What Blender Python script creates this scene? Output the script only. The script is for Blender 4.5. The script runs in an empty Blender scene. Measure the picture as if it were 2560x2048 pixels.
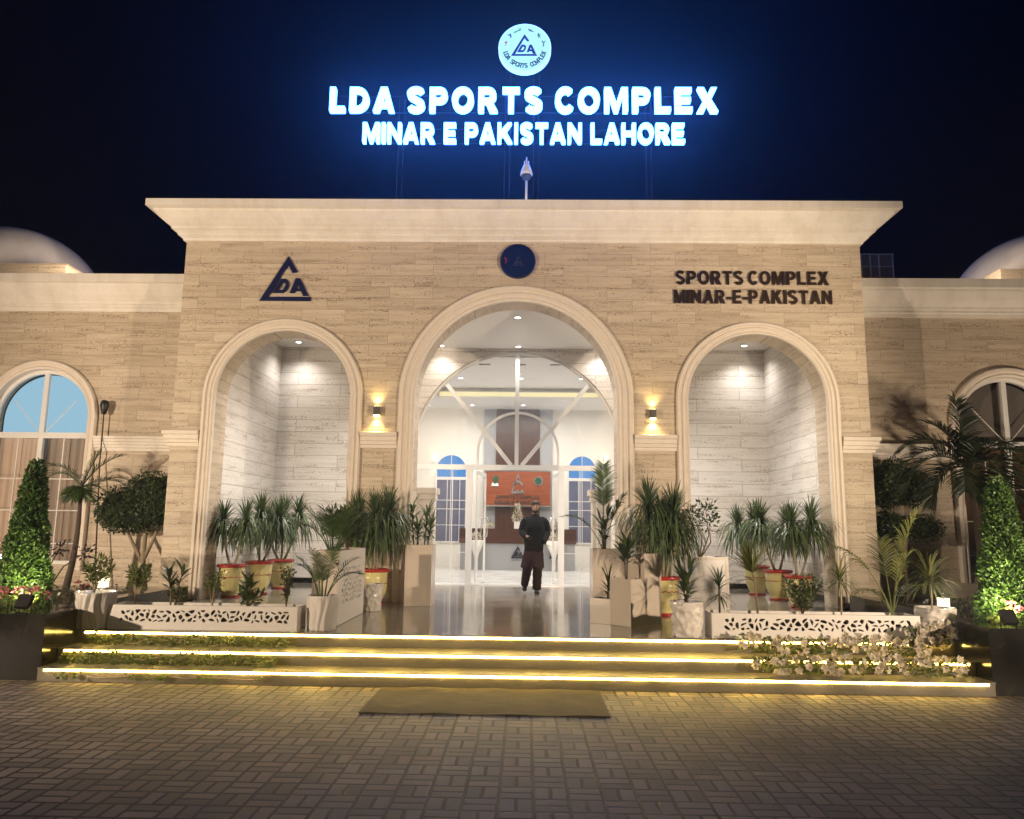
import bpy, bmesh, math, random
from mathutils import Vector, Matrix, noise
R = math.radians
rng = random.Random(7)
sc = bpy.context.scene
COL = sc.collection

# ------------------------------------------------------------------ camera
cam_d = bpy.data.cameras.new('camera'); cam = bpy.data.objects.new('camera', cam_d); COL.objects.link(cam)
cr = Vector((0.99976753, 0.01780002, 0.01216737)); cu = Vector((-0.00926319, -0.15498786, 0.98787295)); cf = Vector((-0.01946995, 0.987756, 0.15478695))
m = Matrix((cr, cu, -cf)).transposed().to_4x4(); m.translation = Vector((0.1467, -13.1638, 1.6901))
cam.matrix_world = m
cam_d.sensor_width = 36; cam_d.lens = 1907.68 / 2560 * 36; cam_d.clip_end = 500; cam_d.clip_start = 0.05
sc.camera = cam

# ------------------------------------------------------------------ sky (night)
w = bpy.data.worlds.new('World'); sc.world = w; w.use_nodes = True
bg = w.node_tree.nodes['Background']
bg.inputs['Color'].default_value = (0.10, 0.17, 1.0, 1); bg.inputs['Strength'].default_value = 0.0024
sc.view_settings.view_transform = 'Standard'; sc.view_settings.look = 'None'; sc.view_settings.exposure = 0; sc.view_settings.gamma = 1
sc.cycles.max_bounces = 8; sc.cycles.transparent_max_bounces = 12; sc.cycles.sample_clamp_indirect = 4
sc.cycles.volume_bounces = 0; sc.cycles.use_denoising = True

# ------------------------------------------------------------------ lamps
def lamp(name, kind, loc, energy, color, target=None, **kw):
    d = bpy.data.lights.new(name, kind); d.energy = energy; d.color = color
    for k, v in kw.items(): setattr(d, k, v)
    o = bpy.data.objects.new(name, d); COL.objects.link(o); o.location = loc
    if target is not None:
        o.rotation_euler = (Vector(target) - Vector(loc)).to_track_quat('-Z', 'Y').to_euler()
    return o
WARM = (1.0, 0.785, 0.565)
def spot(name, loc, tgt, e, col, ang, blend=1.0, size=0.08):
    return lamp(name, 'SPOT', loc, e, col, tgt, spot_size=R(ang), spot_blend=blend, shadow_soft_size=size)
# garden floods left and right of the frame that light the front
spot('flood_lamp', (-11.2, -11.4, 2.5), (-2.2, 0, 4.2), 6300, WARM, 84, 0.7, 0.15)
spot('flood_lamp', (9.6, -11.2, 2.2), (.6, 0, 4.2), 6600, WARM, 60, 0.75, 0.15)
spot('flood_lamp', (-11.6, -1.6, 0.9), (-8.2, 1.0, 4.4), 330, (1, .72, .5), 120, 0.8, 0.12)
spot('flood_lamp', (10.6, -3.4, 0.8), (7.8, 1.0, 5.0), 900, WARM, 66, 0.9, 0.12)
for sx in (-1, 1): spot('dome_fill_lamp', (sx * 8.3, 1.35, 6.6), (sx * 11.6, 3.4, 7.7), 340, WARM, 100, 1.0, .25)  # unseen roof lamps added to brighten the domes
# recessed downlights of the porch ceiling; last two unseen, added as fill
DOWN = [(-.05, 1.49), (-.06, 3.93), (-1.83, 3.9), (1.80, 3.9), (-5.06, 3.66), (5.03, 3.68), (-3.3, 1.5), (3.3, 1.5)]
DOWN_W = [700, 80, 60, 60, 130, 130, 1300, 1300]
for (x, y), e in zip(DOWN, DOWN_W): spot('downlight_lamp', (x, y, 5.79), (x, y + .0001, 0), e, (1, .93, .86), 130, 1.0, 0.08)
# hall
for y in (6.6, 10.0):
    lamp('hall_lamp', 'AREA', (-.1, y, 5.55), 310, (1, .92, .82), (-.1, y + .001, 0), shape='RECTANGLE', size=6, size_y=1.6)
# topiary up-lights
spot('up_lamp', (-5.62, -4.18, .80), (-5.98, -3.7, 1.35), 170, (1, .88, .5), 120, 0.8, 0.05)
spot('up_lamp', (5.46, -4.36, .80), (5.83, -3.85, 1.3), 170, (1, .88, .5), 120, 0.8, 0.05)

# ------------------------------------------------------------------ helpers
class NT:
    def __init__(s, name):
        s.m = bpy.data.materials.new(name); s.m.use_nodes = True; s.t = s.m.node_tree; s.t.nodes.clear()
        s.out = s.n('OutputMaterial')
    def n(s, k, **kw):
        d = s.t.nodes.new('ShaderNode' + k)
        for a, b in kw.items(): setattr(d, a, b)
        return d
    def l(s, a, b): s.t.links.new(a, b)
    def math(s, op, a, b=None, c=None):
        d = s.n('Math', operation=op)
        for i, v in enumerate((a, b, c)):
            if v is None: continue
            if isinstance(v, (int, float)): d.inputs[i].default_value = v
            else: s.l(v, d.inputs[i])
        return d.outputs[0]
    def mix(s, f, a, b, bt='MIX'):
        d = s.n('Mix', data_type='RGBA', blend_type=bt)
        for i, v in ((0, f), (6, a), (7, b)):
            if isinstance(v, (int, float)): d.inputs[i].default_value = v
            elif isinstance(v, tuple): d.inputs[i].default_value = v + (1,) if len(v) == 3 else v
            else: s.l(v, d.inputs[i])
        return d.outputs[2]
    def ramp(s, f, stops):
        d = s.n('ValToRGB'); e = d.color_ramp.elements
        while len(e) < len(stops): e.new(.5)
        for i, (p, c) in enumerate(stops): e[i].position = p; e[i].color = c + (1,) if len(c) == 3 else c
        s.l(f, d.inputs[0]); return d.outputs[0]
    def pos(s): return s.n('NewGeometry').outputs['Position']
    def obj(s): return s.n('TexCoord').outputs['Object']
    def scale(s, v, sx, sy, sz):
        d = s.n('Vector' + 'Math', operation='MULTIPLY'); s.l(v, d.inputs[0]); d.inputs[1].default_value = (sx, sy, sz); return d.outputs[0]
    def noise(s, v, sc_, det=4, rough=.6):
        d = s.n('TexNoise'); d.inputs['Scale'].default_value = sc_; d.inputs['Detail'].default_value = det; d.inputs['Roughness'].default_value = rough
        s.l(v, d.inputs['Vector']); return d.outputs[0]
    def bsdf(s, col, rough=.5, metal=0, bump=None, bstr=.3, bdist=.01, spec=None, coat=0):
        p = s.n('BsdfPrincipled')
        for k, v in (('Base Color', col), ('Roughness', rough), ('Metallic', metal)):
            if isinstance(v, (int, float)): p.inputs[k].default_value = v
            elif isinstance(v, tuple): p.inputs[k].default_value = v + (1,) if len(v) == 3 else v
            else: s.l(v, p.inputs[k])
        if spec is not None: p.inputs['Specular IOR Level'].default_value = spec
        if coat: p.inputs['Coat Weight'].default_value = coat
        if bump is not None:
            b = s.n('Bump'); b.inputs['Strength'].default_value = bstr; b.inputs['Distance'].default_value = bdist
            s.l(bump, b.inputs['Height']); s.l(b.outputs[0], p.inputs['Normal'])
        s.l(p.outputs[0], s.out.inputs[0]); return p

def simple(name, col, rough=.5, metal=0, var=.15, nscale=8, bump=0, coat=0, spec=None):
    t = NT(name); v = t.obj(); n = t.noise(v, nscale)
    c = t.mix(n, tuple(x * (1 - var) for x in col), tuple(min(1, x * (1 + var)) for x in col))
    t.bsdf(c, rough, metal, n if bump else None, bump, .01, spec, coat); return t.m
def emit(name, col, strength):
    t = NT(name); e = t.n('Emission'); e.inputs[0].default_value = col + (1,); e.inputs[1].default_value = strength
    t.l(e.outputs[0], t.out.inputs[0]); return t.m

def travertine(name, light, dark, rowh, bw, joint, jsize):
    t = NT(name); p = t.pos(); s = t.n('SeparateXYZ'); t.l(p, s.inputs[0])
    u = t.math('ADD', s.outputs[0], s.outputs[1])
    c = t.n('CombineXYZ'); t.l(u, c.inputs[0]); t.l(s.outputs[2], c.inputs[1]); v = c.outputs[0]
    br = t.n('TexBrick'); t.l(v, br.inputs['Vector']); br.offset = .43; br.offset_frequency = 2; br.squash = 1
    br.inputs['Scale'].default_value = 1; br.inputs['Brick Width'].default_value = bw; br.inputs['Row Height'].default_value = rowh
    br.inputs['Mortar Size'].default_value = jsize; br.inputs['Mortar Smooth'].default_value = .2; br.inputs['Bias'].default_value = 0
    br.inputs['Color1'].default_value = (0, 0, 0, 1); br.inputs['Color2'].default_value = (1, 1, 1, 1); br.inputs['Mortar'].default_value = (.5, .5, .5, 1)
    slab = t.n('SeparateColor'); t.l(br.outputs['Color'], slab.inputs[0]); sl = slab.outputs[0]
    # shift the veins from slab to slab
    c2 = t.n('CombineXYZ'); t.l(t.math('ADD', u, t.math('MULTIPLY', sl, 7.3)), c2.inputs[0]); t.l(s.outputs[2], c2.inputs[1])
    band = t.noise(t.scale(c2.outputs[0], .8, 13, 1), 1.0, 5, .62)
    fine = t.noise(t.scale(c2.outputs[0], 7, 48, 1), 1.0, 4, .7)
    pit = t.noise(t.scale(c2.outputs[0], 14, 75, 1), 1.0, 2, .5)
    big = t.noise(v, .35, 2)
    f = t.math('ADD', t.math('MULTIPLY', band, .78), t.math('MULTIPLY', fine, .24))
    col = t.ramp(f, [(.30, dark), (.50, tuple(a * .68 + b * .32 for a, b in zip(light, dark))), (.70, light)])
    col = t.mix(1.0, col, t.ramp(sl, [(0, (.88, .86, .83)), (.5, (.96, .95, .94)), (1, (1.03, 1.03, 1.03))]), 'MULTIPLY')
    col = t.mix(1.0, col, t.ramp(big, [(.3, (.9, .9, .9)), (.7, (1, 1, 1))]), 'MULTIPLY')
    # open pores in broken rows
    mask = t.noise(t.scale(c2.outputs[0], 1.3, 9, 1), 1.0, 3, .6); grain = t.noise(t.scale(c2.outputs[0], 20, 62, 1), 1.0, 3, .65)
    pore = t.math('ADD', grain, t.math('MULTIPLY', t.math('SUBTRACT', mask, .5), .8))
    col = t.mix(1.0, col, t.ramp(pore, [(.60, (1, 1, 1)), (.67, (.50, .43, .36))]), 'MULTIPLY')
    streak = t.noise(t.scale(c2.outputs[0], 1.6, 38, 1), 1.0, 4, .75)
    col = t.mix(1.0, col, t.ramp(streak, [(.58, (1, 1, 1)), (.70, (.72, .65, .57))]), 'MULTIPLY')
    col = t.mix(br.outputs['Fac'], col, joint)
    h = t.math('SUBTRACT', t.math('MULTIPLY', pore, -.6), br.outputs['Fac'])
    t.bsdf(col, .55, 0, h, .35, .004); return t.m

M = {}
M['stone'] = travertine('travertine', (.67, .57, .44), (.38, .30, .21), .213, .78, (.27, .20, .135), .003)
M['stone_in'] = travertine('porch_travertine', (.74, .715, .68), (.57, .535, .49), .275, 2.3, (.25, .225, .195), .0055)
def cornice_mat():
    t = NT('painted_cornice'); p = t.pos(); drip = t.noise(t.scale(p, 3.2, 3.2, .35), 1, 4, .65); blot = t.noise(p, .9, 4, .6); fine = t.noise(p, 26, 3)
    c = t.mix(t.ramp(drip, [(.42, (0, 0, 0)), (.68, (1, 1, 1))]), (.83, .78, .71), (.73, .67, .59)); c = t.mix(1.0, c, t.ramp(blot, [(.3, (.93, .92, .90)), (.65, (1, 1, 1))]), 'MULTIPLY'); c = t.mix(1.0, c, t.ramp(fine, [(.3, (.95, .95, .95)), (.6, (1, 1, 1))]), 'MULTIPLY')
    t.bsdf(c, .62, 0, fine, .06, .01); return t.m
M['cornice'] = cornice_mat()
M['mould'] = simple('stone_moulding', (.72, .64, .55), .55, 0, .10, 9, .1)
M['plaster'] = simple('white_plaster', (.78, .76, .73), .7, 0, .02, 2)
M['hallwall'] = simple('hall_paint', (.80, .77, .72), .6, 0, .02, 2)
M['white'] = simple('white_enamel', (.78, .76, .73), .25, 0, .03, 5)
M['frame'] = simple('white_aluminium', (.74, .73, .71), .3, 0, .04, 6)
M['black'] = simple('black_plastic', (.012, .012, .013), .4, 0, .2, 20)
M['steel'] = simple('brushed_steel', (.62, .62, .62), .22, 1, .06, 20)
M['navy'] = simple('navy_acrylic', (.008, .010, .045), .3, 0, .15, 10)
M['bronze'] = simple('polished_bronze', (.22, .15, .085), .30, 1, .2, 12)
M['soil'] = simple('soil', (.055, .035, .022), .95, 0, .5, 30, .8)
M['cream'] = simple('cream_marble', (.54, .465, .395), .22, 0, .12, 3)
M['cream_plain'] = simple('cream_board', (.52, .445, .37), .35, 0, .05, 4)
M['whitebox'] = simple('white_board', (.60, .565, .53), .35, 0, .04, 4)
M['dark'] = simple('void_shade', (.02, .018, .016), .9, 0, .1, 4)  # dark of hollow insides put into the colour
M['yellow'] = simple('yellow_glaze', (.62, .55, .25), .28, 0, .12, 9, .05, .2)
M['red'] = simple('red_glaze', (.40, .022, .02), .28, 0, .15, 14, 0, .2)
M['ceramic'] = simple('white_ceramic', (.56, .52, .48), .14, 0, .05, 5, 0, .3)
M['bark'] = simple('bark', (.16, .115, .075), .85, 0, .4, 22, .6)
M['palebark'] = simple('pale_bark', (.30, .24, .16), .8, 0, .3, 25, .5)
M['darkbark'] = simple('dark_bark', (.07, .05, .035), .85, 0, .4, 22, .6)
M['skin'] = simple('skin', (.40, .23, .15), .5, 0, .1, 20)
M['hair'] = simple('black_hair', (.012, .009, .008), .6, 0, .3, 40)
M['jacket'] = simple('dark_jacket', (.010, .011, .014), .9, 0, .3, 30, .3, 0, .15)
M['maroon'] = simple('maroon_cloth', (.034, .014, .016), .9, 0, .25, 12, .2, 0, .15)
M['shoe'] = simple('dark_leather', (.018, .014, .012), .3, 0, .2, 20)
M['walnut'] = None
M['grey'] = simple('grey_laminate', (.36, .37, .39), .35, 0, .05, 3)
M['beige'] = simple('beige_stone', (.60, .51, .41), .5, 0, .08, 6)
M['redsign'] = None

def wood(name, a, b, sx, sz, rough=.3):
    t = NT(name); p = t.pos(); n = t.noise(t.scale(p, sx, sx, sz), 1, 5, .6); n2 = t.noise(t.scale(p, sx * 4, sx * 4, sz * 4), 1, 3)
    c = t.ramp(t.math('ADD', t.math('MULTIPLY', n, .7), t.math('MULTIPLY', n2, .3)), [(.35, a), (.65, b)])
    t.bsdf(c, rough, 0, n2, .1, .003); return t.m
M['walnut'] = wood('walnut_slats', (.055, .022, .014), (.12, .05, .03), 14, .8, .28)
M['desk_wood'] = wood('desk_walnut', (.045, .016, .010), (.09, .034, .02), 2, 14, .3)
M['redsign'] = wood('orange_wood_panel', (.19, .042, .014), (.32, .085, .028), 1.2, 26, .3)

def granite(name, base, rough, tile=0, joint=(.3, .28, .25), var=.6, spec=None):
    t = NT(name); p = t.pos(); a = t.noise(p, 90, 3, .7); b = t.noise(p, 2.2, 4, .6)
    f = t.math('ADD', t.math('MULTIPLY', a, .45), t.math('MULTIPLY', b, .55))
    c = t.ramp(f, [(.33, tuple(x * (1 - var) for x in base)), (.67, tuple(x * (1 + var) for x in base))])
    h = b
    if tile:
        s = t.n('SeparateXYZ'); t.l(p, s.inputs[0]); fac = None
        for o in (0, 1):
            fr = t.math('FRACT', t.math('ADD', t.math('DIVIDE', s.outputs[o], tile), .37 if o else .56))
            e = t.math('LESS_THAN', fr, .005 / tile * 1.0 + .002); fac = e if fac is None else t.math('MAXIMUM', fac, e)
        c = t.mix(fac, c, joint)
    rr = t.ramp(b, [(.3, (rough * .75,) * 3), (.7, (rough * 1.3,) * 3)])
    t.bsdf(c, rr, 0, t.noise(p, 5, 2), .05, .01, spec); return t.m
M['floor'] = granite('polished_granite_floor', (.18, .16, .135), .10, .82)
M['plinth'] = granite('black_granite', (.008, .0075, .007), .14, 0, spec=.3)
M['step'] = granite('step_granite', (.115, .10, .072), .38, 0, var=.35)
M['hallfloor'] = granite('white_hall_floor', (.62, .62, .62), .2, 0, var=.06)

def pavers():
    t = NT('basketweave_pavers'); p = t.pos(); s = t.n('SeparateXYZ'); t.l(p, s.inputs[0]); S = .222
    wob = t.noise(p, 3.0, 2); 
    u = t.math('ADD', t.math('DIVIDE', s.outputs[0], S), t.math('MULTIPLY', wob, .10)); v = t.math('ADD', t.math('DIVIDE', s.outputs[1], S), t.math('MULTIPLY', t.noise(p, 2.1, 2), .10))
    fu, fv, iu, iv = t.math('FRACT', u), t.math('FRACT', v), t.math('FLOOR', u), t.math('FLOOR', v)
    par = t.math('GREATER_THAN', t.math('FRACT', t.math('MULTIPLY', t.math('ADD', iu, iv), .5)), .25)
    def mixv(a, b): return t.math('ADD', t.math('MULTIPLY', par, a), t.math('MULTIPLY', t.math('SUBTRACT', 1, par), b))
    ac, al = mixv(fu, fv), mixv(fv, fu)
    ac2 = t.math('FRACT', t.math('MULTIPLY', ac, 2)); half = t.math('FLOOR', t.math('MULTIPLY', ac, 2))
    e1 = t.math('MULTIPLY', t.math('MINIMUM', ac2, t.math('SUBTRACT', 1, ac2)), .5); e2 = t.math('MINIMUM', al, t.math('SUBTRACT', 1, al))
    e = t.math('MINIMUM', e1, e2)
    edge = t.math('ADD', e, t.math('MULTIPLY', t.math('SUBTRACT', t.noise(p, 60, 2), .5), .025))
    inb = t.n('MapRange', interpolation_type='SMOOTHSTEP'); t.l(edge, inb.inputs[0]); inb.inputs[1].default_value = .038; inb.inputs[2].default_value = .072
    idv = t.n('CombineXYZ'); t.l(iu, idv.inputs[0]); t.l(iv, idv.inputs[1]); t.l(half, idv.inputs[2])
    wn = t.n('TexWhiteNoise', noise_dimensions='3D'); t.l(idv.outputs[0], wn.inputs['Vector'])
    base = t.ramp(wn.outputs['Value'], [(0, (.16, .138, .108)), (.45, (.25, .212, .162)), (.8, (.31, .265, .205)), (1, (.27, .20, .145))])
    g = t.noise(p, 120, 3, .7); big = t.noise(p, .55, 4, .6)
    base = t.mix(1.0, base, t.ramp(g, [(.3, (.72, .72, .72)), (.7, (1.1, 1.1, 1.1))]), 'MULTIPLY')
    base = t.mix(1.0, base, t.ramp(big, [(.3, (.55, .53, .52)), (.65, (1.05, 1.03, 1.0))]), 'MULTIPLY')
    col = t.mix(inb.outputs[0], (.008, .007, .006), base)
    h = t.math('ADD', t.math('MULTIPLY', inb.outputs[0], 1.0), t.math('ADD', t.math('MULTIPLY', g, .12), t.math('MULTIPLY', wn.outputs['Value'], .35)))
    t.bsdf(col, .66, 0, h, .6, .008); return t.m
M['paver'] = pavers()

def foliage(name, a, b, rough=.45, trans=.25):
    t = NT(name); g = t.n('NewGeometry'); c = t.ramp(g.outputs['Random Per Island'], [(0, a), (1, b)])
    p = t.bsdf(c, rough); tr = t.n('BsdfTranslucent'); t.l(c, tr.inputs[0]); mx = t.n('MixShader'); mx.inputs[0].default_value = trans
    t.l(p.outputs[0], mx.inputs[1]); t.l(tr.outputs[0], mx.inputs[2]); t.l(mx.outputs[0], t.out.inputs[0]); return t.m
M['leaf_drac'] = foliage('dracaena_leaf', (.03, .055, .022), (.11, .16, .06), .4, .2)
M['leaf_black'] = foliage('dark_palm_leaf', (.008, .016, .006), (.026, .042, .014), .4, .1)  # darker green leaf for the large palm
M['leaf_palm'] = foliage('palm_leaf', (.028, .058, .016), (.075, .13, .030), .42, .2)
M['leaf_dark'] = foliage('dark_leaf', (.022, .042, .014), (.07, .105, .032), .38, .12)
M['leaf_top'] = foliage('topiary_leaf', (.035, .085, .016), (.10, .18, .035), .45, .2)
M['leaf_shrub'] = foliage('shrub_leaf', (.07, .10, .02), (.16, .19, .045), .45, .25)
M['leaf_vine'] = foliage('vine_leaf', (.05, .085, .018), (.13, .17, .04), .5, .5)
M['leaf_pale'] = foliage('pale_blade', (.10, .13, .03), (.24, .24, .08), .45, .25)
M['petal'] = foliage('white_petal', (.55, .48, .38), (.80, .74, .64), .6, .45)
M['pink'] = foliage('pink_petal', (.55, .09, .16), (.72, .28, .33), .6, .3)
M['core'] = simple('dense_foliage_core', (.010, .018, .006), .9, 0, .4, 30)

def glass(name, tint=(1, 1, 1), refl=.07):
    t = NT(name); tr = t.n('BsdfTransparent'); tr.inputs[0].default_value = tint + (1,); gl = t.n('BsdfGlossy'); gl.inputs['Roughness'].default_value = .02
    mx = t.n('MixShader'); mx.inputs[0].default_value = refl; t.l(tr.outputs[0], mx.inputs[1]); t.l(gl.outputs[0], mx.inputs[2]); t.l(mx.outputs[0], t.out.inputs[0]); return t.m
M['glass'] = glass('clear_glass', (.985, .99, .99), .045)
M['glass_d'] = glass('window_glass', (.97, .97, .97), .06)
M['e_letter'] = emit('lit_letter_face', (.044, .215, 1.0), 24)
M['e_emblem'] = emit('lit_emblem_face', (.44, .86, .95), 1.25)
M['e_rim'] = emit('lit_emblem_rim', (.16, .42, 1.0), 4.5)
def led_mat():
    t = NT('led_strip_light'); e = t.n('Emission'); e.inputs[0].default_value = (1, .66, .14, 1); n = t.noise(t.scale(t.pos(), 2.6, .01, 9), 1.0, 3, .7)
    t.l(t.math('MULTIPLY', t.math('POWER', t.math('MULTIPLY', n, 2), 2.5), 30), e.inputs[1]); t.l(e.outputs[0], t.out.inputs[0]); return t.m
M['e_led'] = led_mat()
M['e_down'] = emit('downlight_lens', (1, .96, .9), 9)
M['e_sconce'] = emit('sconce_lens', (1, .78, .3), 14)
M['e_cove'] = emit('cove_light', (1, .85, .45), 1.1)
M['e_lantern'] = emit('lantern_glass', (1, .80, .42), 5)
M['e_blue'] = emit('blue_lit_curtain', (.12, .37, .80), 1.0)
M['e_cyan'] = emit('cyan_lit_curtain', (.40, .68, .86), 1.0)

class MB:
    def __init__(s): s.v = []; s.f = []; s.m = []; s.cur = 0
    def add(s, vs, fs):
        o = len(s.v); s.v += [tuple(x) for x in vs]
        for f in fs: s.f.append(tuple(i + o for i in f)); s.m.append(s.cur)
        return s
    def box(s, x0, y0, z0, x1, y1, z1, rot=None, about=None):
        vs = [Vector(p) for p in ((x0, y0, z0), (x1, y0, z0), (x1, y1, z0), (x0, y1, z0), (x0, y0, z1), (x1, y0, z1), (x1, y1, z1), (x0, y1, z1))]
        if rot is not None:
            c = Vector(about) if about else sum(vs, Vector()) / 8
            vs = [c + rot @ (v - c) for v in vs]
        return s.add(vs, [(0, 3, 2, 1), (4, 5, 6, 7), (0, 1, 5, 4), (1, 2, 6, 5), (2, 3, 7, 6), (3, 0, 4, 7)])
    def tube(s, pts, rad, n=8, cap=True):
        pts = [Vector(p) for p in pts]; k = len(pts); rad = rad if isinstance(rad, (list, tuple)) else [rad] * k
        vs = []; ref = None
        for i, p in enumerate(pts):
            d = (pts[min(i + 1, k - 1)] - pts[max(i - 1, 0)]).normalized()
            if ref is None: ref = d.orthogonal().normalized()
            a = (ref - d * ref.dot(d)).normalized(); b = d.cross(a); ref = a
            for j in range(n): t = 2 * math.pi * j / n; vs.append(p + (a * math.cos(t) + b * math.sin(t)) * rad[i])
        fs = [(i * n + j, i * n + (j + 1) % n, (i + 1) * n + (j + 1) % n, (i + 1) * n + j) for i in range(k - 1) for j in range(n)]
        if cap: fs += [tuple(range(n - 1, -1, -1)), tuple((k - 1) * n + j for j in range(n))]
        return s.add(vs, fs)
    def lathe(s, prof, c=(0, 0, 0), n=32, fn=None, cap=True):
        vs = []; c = Vector(c)
        for i, (r, z) in enumerate(prof):
            for j in range(n):
                t = 2 * math.pi * j / n; rr = fn(r, z, t) if fn else r
                vs.append(c + Vector((rr * math.cos(t), rr * math.sin(t), z)))
        k = len(prof)
        fs = [(i * n + j, i * n + (j + 1) % n, (i + 1) * n + (j + 1) % n, (i + 1) * n + j) for i in range(k - 1) for j in range(n)]
        if cap: fs += [tuple(range(n - 1, -1, -1)), tuple((k - 1) * n + j for j in range(n))]
        return s.add(vs, fs)
    def flat(s, loops, y0, y1):
        """loops in X,Z (first the outline, then holes) extruded from y0 to y1"""
        cu_ = bpy.data.curves.new('tmp', 'CURVE'); cu_.dimensions = '2D'; cu_.fill_mode = 'BOTH'; cu_.extrude = abs(y1 - y0) / 2
        for lp in loops:
            sp = cu_.splines.new('POLY'); sp.points.add(len(lp) - 1); sp.use_cyclic_u = True
            for q, (x, z) in zip(sp.points, lp): q.co = (x, z, 0, 1)
        return s.curve(cu_, (y0 + y1) / 2)
    def curve(s, cu_, yc=0, fx=lambda x, y: (x, y)):
        o = bpy.data.objects.new('tmp', cu_); me = bpy.data.meshes.new_from_object(o)
        vs = []
        for v in me.vertices: a, b = fx(v.co.x, v.co.y); vs.append((a, yc - v.co.z, b))
        s.add(vs, [tuple(p.vertices) for p in me.polygons])
        bpy.data.objects.remove(o); bpy.data.curves.remove(cu_); bpy.data.meshes.remove(me); return s
    def sweep(s, path, prof, closed=False):
        """path: list of (x,z,nx,nz); prof: list of (outward, y)"""
        k, n = len(path), len(prof); vs = [(x + nx * o, y, z + nz * o) for x, z, nx, nz in path for o, y in prof]
        fs = [(i * n + j, i * n + j + 1, (i + 1) * n + j + 1, (i + 1) * n + j) for i in range(k - 1) for j in range(n - 1)]
        return s.add(vs, fs)
    def run(s, corners, prof):
        """moulding along a polyline in plan: corners (x,y,nx,ny) mitred; prof (out,z)"""
        n = len(prof); vs = [(x + nx * o, y + ny * o, z) for x, y, nx, ny in corners for o, z in prof]
        fs = [(i * n + j, (i + 1) * n + j, (i + 1) * n + j + 1, i * n + j + 1) for i in range(len(corners) - 1) for j in range(n - 1)]
        return s.add(vs, fs)

def wloc(o):
    v = Vector(o.location)
    while o.parent: o = o.parent; v += Vector(o.location)
    return v
def build(name, mb, mats, parent=None, smooth=False, kind=None, label=None, cat=None, group=None, loc=None, fixn=True):
    me = bpy.data.meshes.new(name)
    off = wloc(parent) if parent else Vector(loc or (0, 0, 0))
    me.from_pydata([tuple(Vector(v) - off) for v in mb.v], [], mb.f)
    for mt in (mats if isinstance(mats, (list, tuple)) else [mats]): me.materials.append(mt)
    if any(mb.m): me.polygons.foreach_set('material_index', mb.m)
    if fixn:
        bm = bmesh.new(); bm.from_mesh(me); bmesh.ops.recalc_face_normals(bm, faces=bm.faces); bm.to_mesh(me); bm.free()
    if smooth: me.polygons.foreach_set('use_smooth', [True] * len(me.polygons))
    me.update()
    o = bpy.data.objects.new(name, me); COL.objects.link(o)
    if parent: o.parent = parent
    elif loc: o.location = loc
    tag(o, label, cat, group, kind); return o
def tag(o, label=None, cat=None, group=None, kind=None):
    if label: o['label'] = label
    if cat: o['category'] = cat
    if group: o['group'] = group
    if kind: o['kind'] = kind
def thing(name, label, cat, loc=(0, 0, 0), group=None):
    o = bpy.data.objects.new(name, None); COL.objects.link(o); o.location = loc; o.empty_display_size = .1; tag(o, label, cat, group); return o
def dup(root, loc, rotz=0, label=None, scale=1.0):
    def cp(o, p):
        c = o.copy(); COL.objects.link(c)
        if p: c.parent = p
        for ch in o.children: cp(ch, c)
        return c
    r = cp(root, None); r.location = loc; r.rotation_euler = (0, 0, rotz); r.scale = (scale,) * 3
    if label: r['label'] = label
    return r
def arc(cx, cz, r, a0, a1, n): return [(cx + r * math.cos(R(a0 + (a1 - a0) * i / n)), cz + r * math.sin(R(a0 + (a1 - a0) * i / n))) for i in range(n + 1)]
def arch_path(cx, z0, zs, r, n=48):
    p = [(cx - r, z0, -1, 0)] + [(cx + r * math.cos(a), zs + r * math.sin(a), math.cos(a), math.sin(a)) for a in [math.pi * (1 - i / n) for i in range(n + 1)]] + [(cx + r, z0, 1, 0)]
    return p
def rect(x0, z0, x1, z1): return [(x0, z0), (x1, z0), (x1, z1), (x0, z1)]
def arch_loop(cx, z0, zs, r, n=48): return [(cx - r, z0)] + arc(cx, zs, r, 180, 0, n) + [(cx + r, z0)]

# ------------------------------------------------------------------ setting
g = MB(); g.add([(-60, -60, 0), (60, -60, 0), (60, 60, 0), (-60, 60, 0)], [(0, 1, 2, 3)])
build('ground', g, M['paver'], kind='structure')
ZP = .45
pf = MB(); pf.box(-5.12, -3.904, .02, 5.12, -3.6, ZP); pf.box(-5.38, -3.6, .02, 5.38, .55, ZP); pf.box(-5.6, .55, .02, 5.6, 4.18, ZP)
build('porch_floor', pf, M['floor'], kind='structure')
hf = MB(); hf.box(-6.2, 4.181, .02, 6.2, 12.6, ZP - .002); build('hall_floor', hf, M['hallfloor'], kind='structure')
for sx, side in ((-1, 'left'), (1, 'right')):
    b = MB(); x0, x1 = sorted((sx * 5.5, sx * 16)); b.box(x0, -4.32, .05, x1, -.42, .60); build('bed_soil', b, M['soil'], kind='structure')

st = thing('entrance_steps', 'wide dark granite entrance steps with glowing yellow light strips under each nosing', 'steps', (0, -4.66, 0))
for i, (ya, yb, z0, z1) in enumerate(((-4.66, -4.30, .004, .15), (-4.32, -3.9, .152, .30), (-3.93, -3.905, .302, .449))):
    b = MB(); b.box(-5.12, ya, z0, 5.12, yb, z1 - .010); b.box(-5.12, ya - .022, z1 - .010, 5.12, yb, z1)
    build('step', b, M['step'], st)
    b = MB(); b.box(-5.05, ya - .014, z1 - .036, 5.05, ya - .001, z1 - .012); build('led_strip', b, M['e_led'], st)

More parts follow.
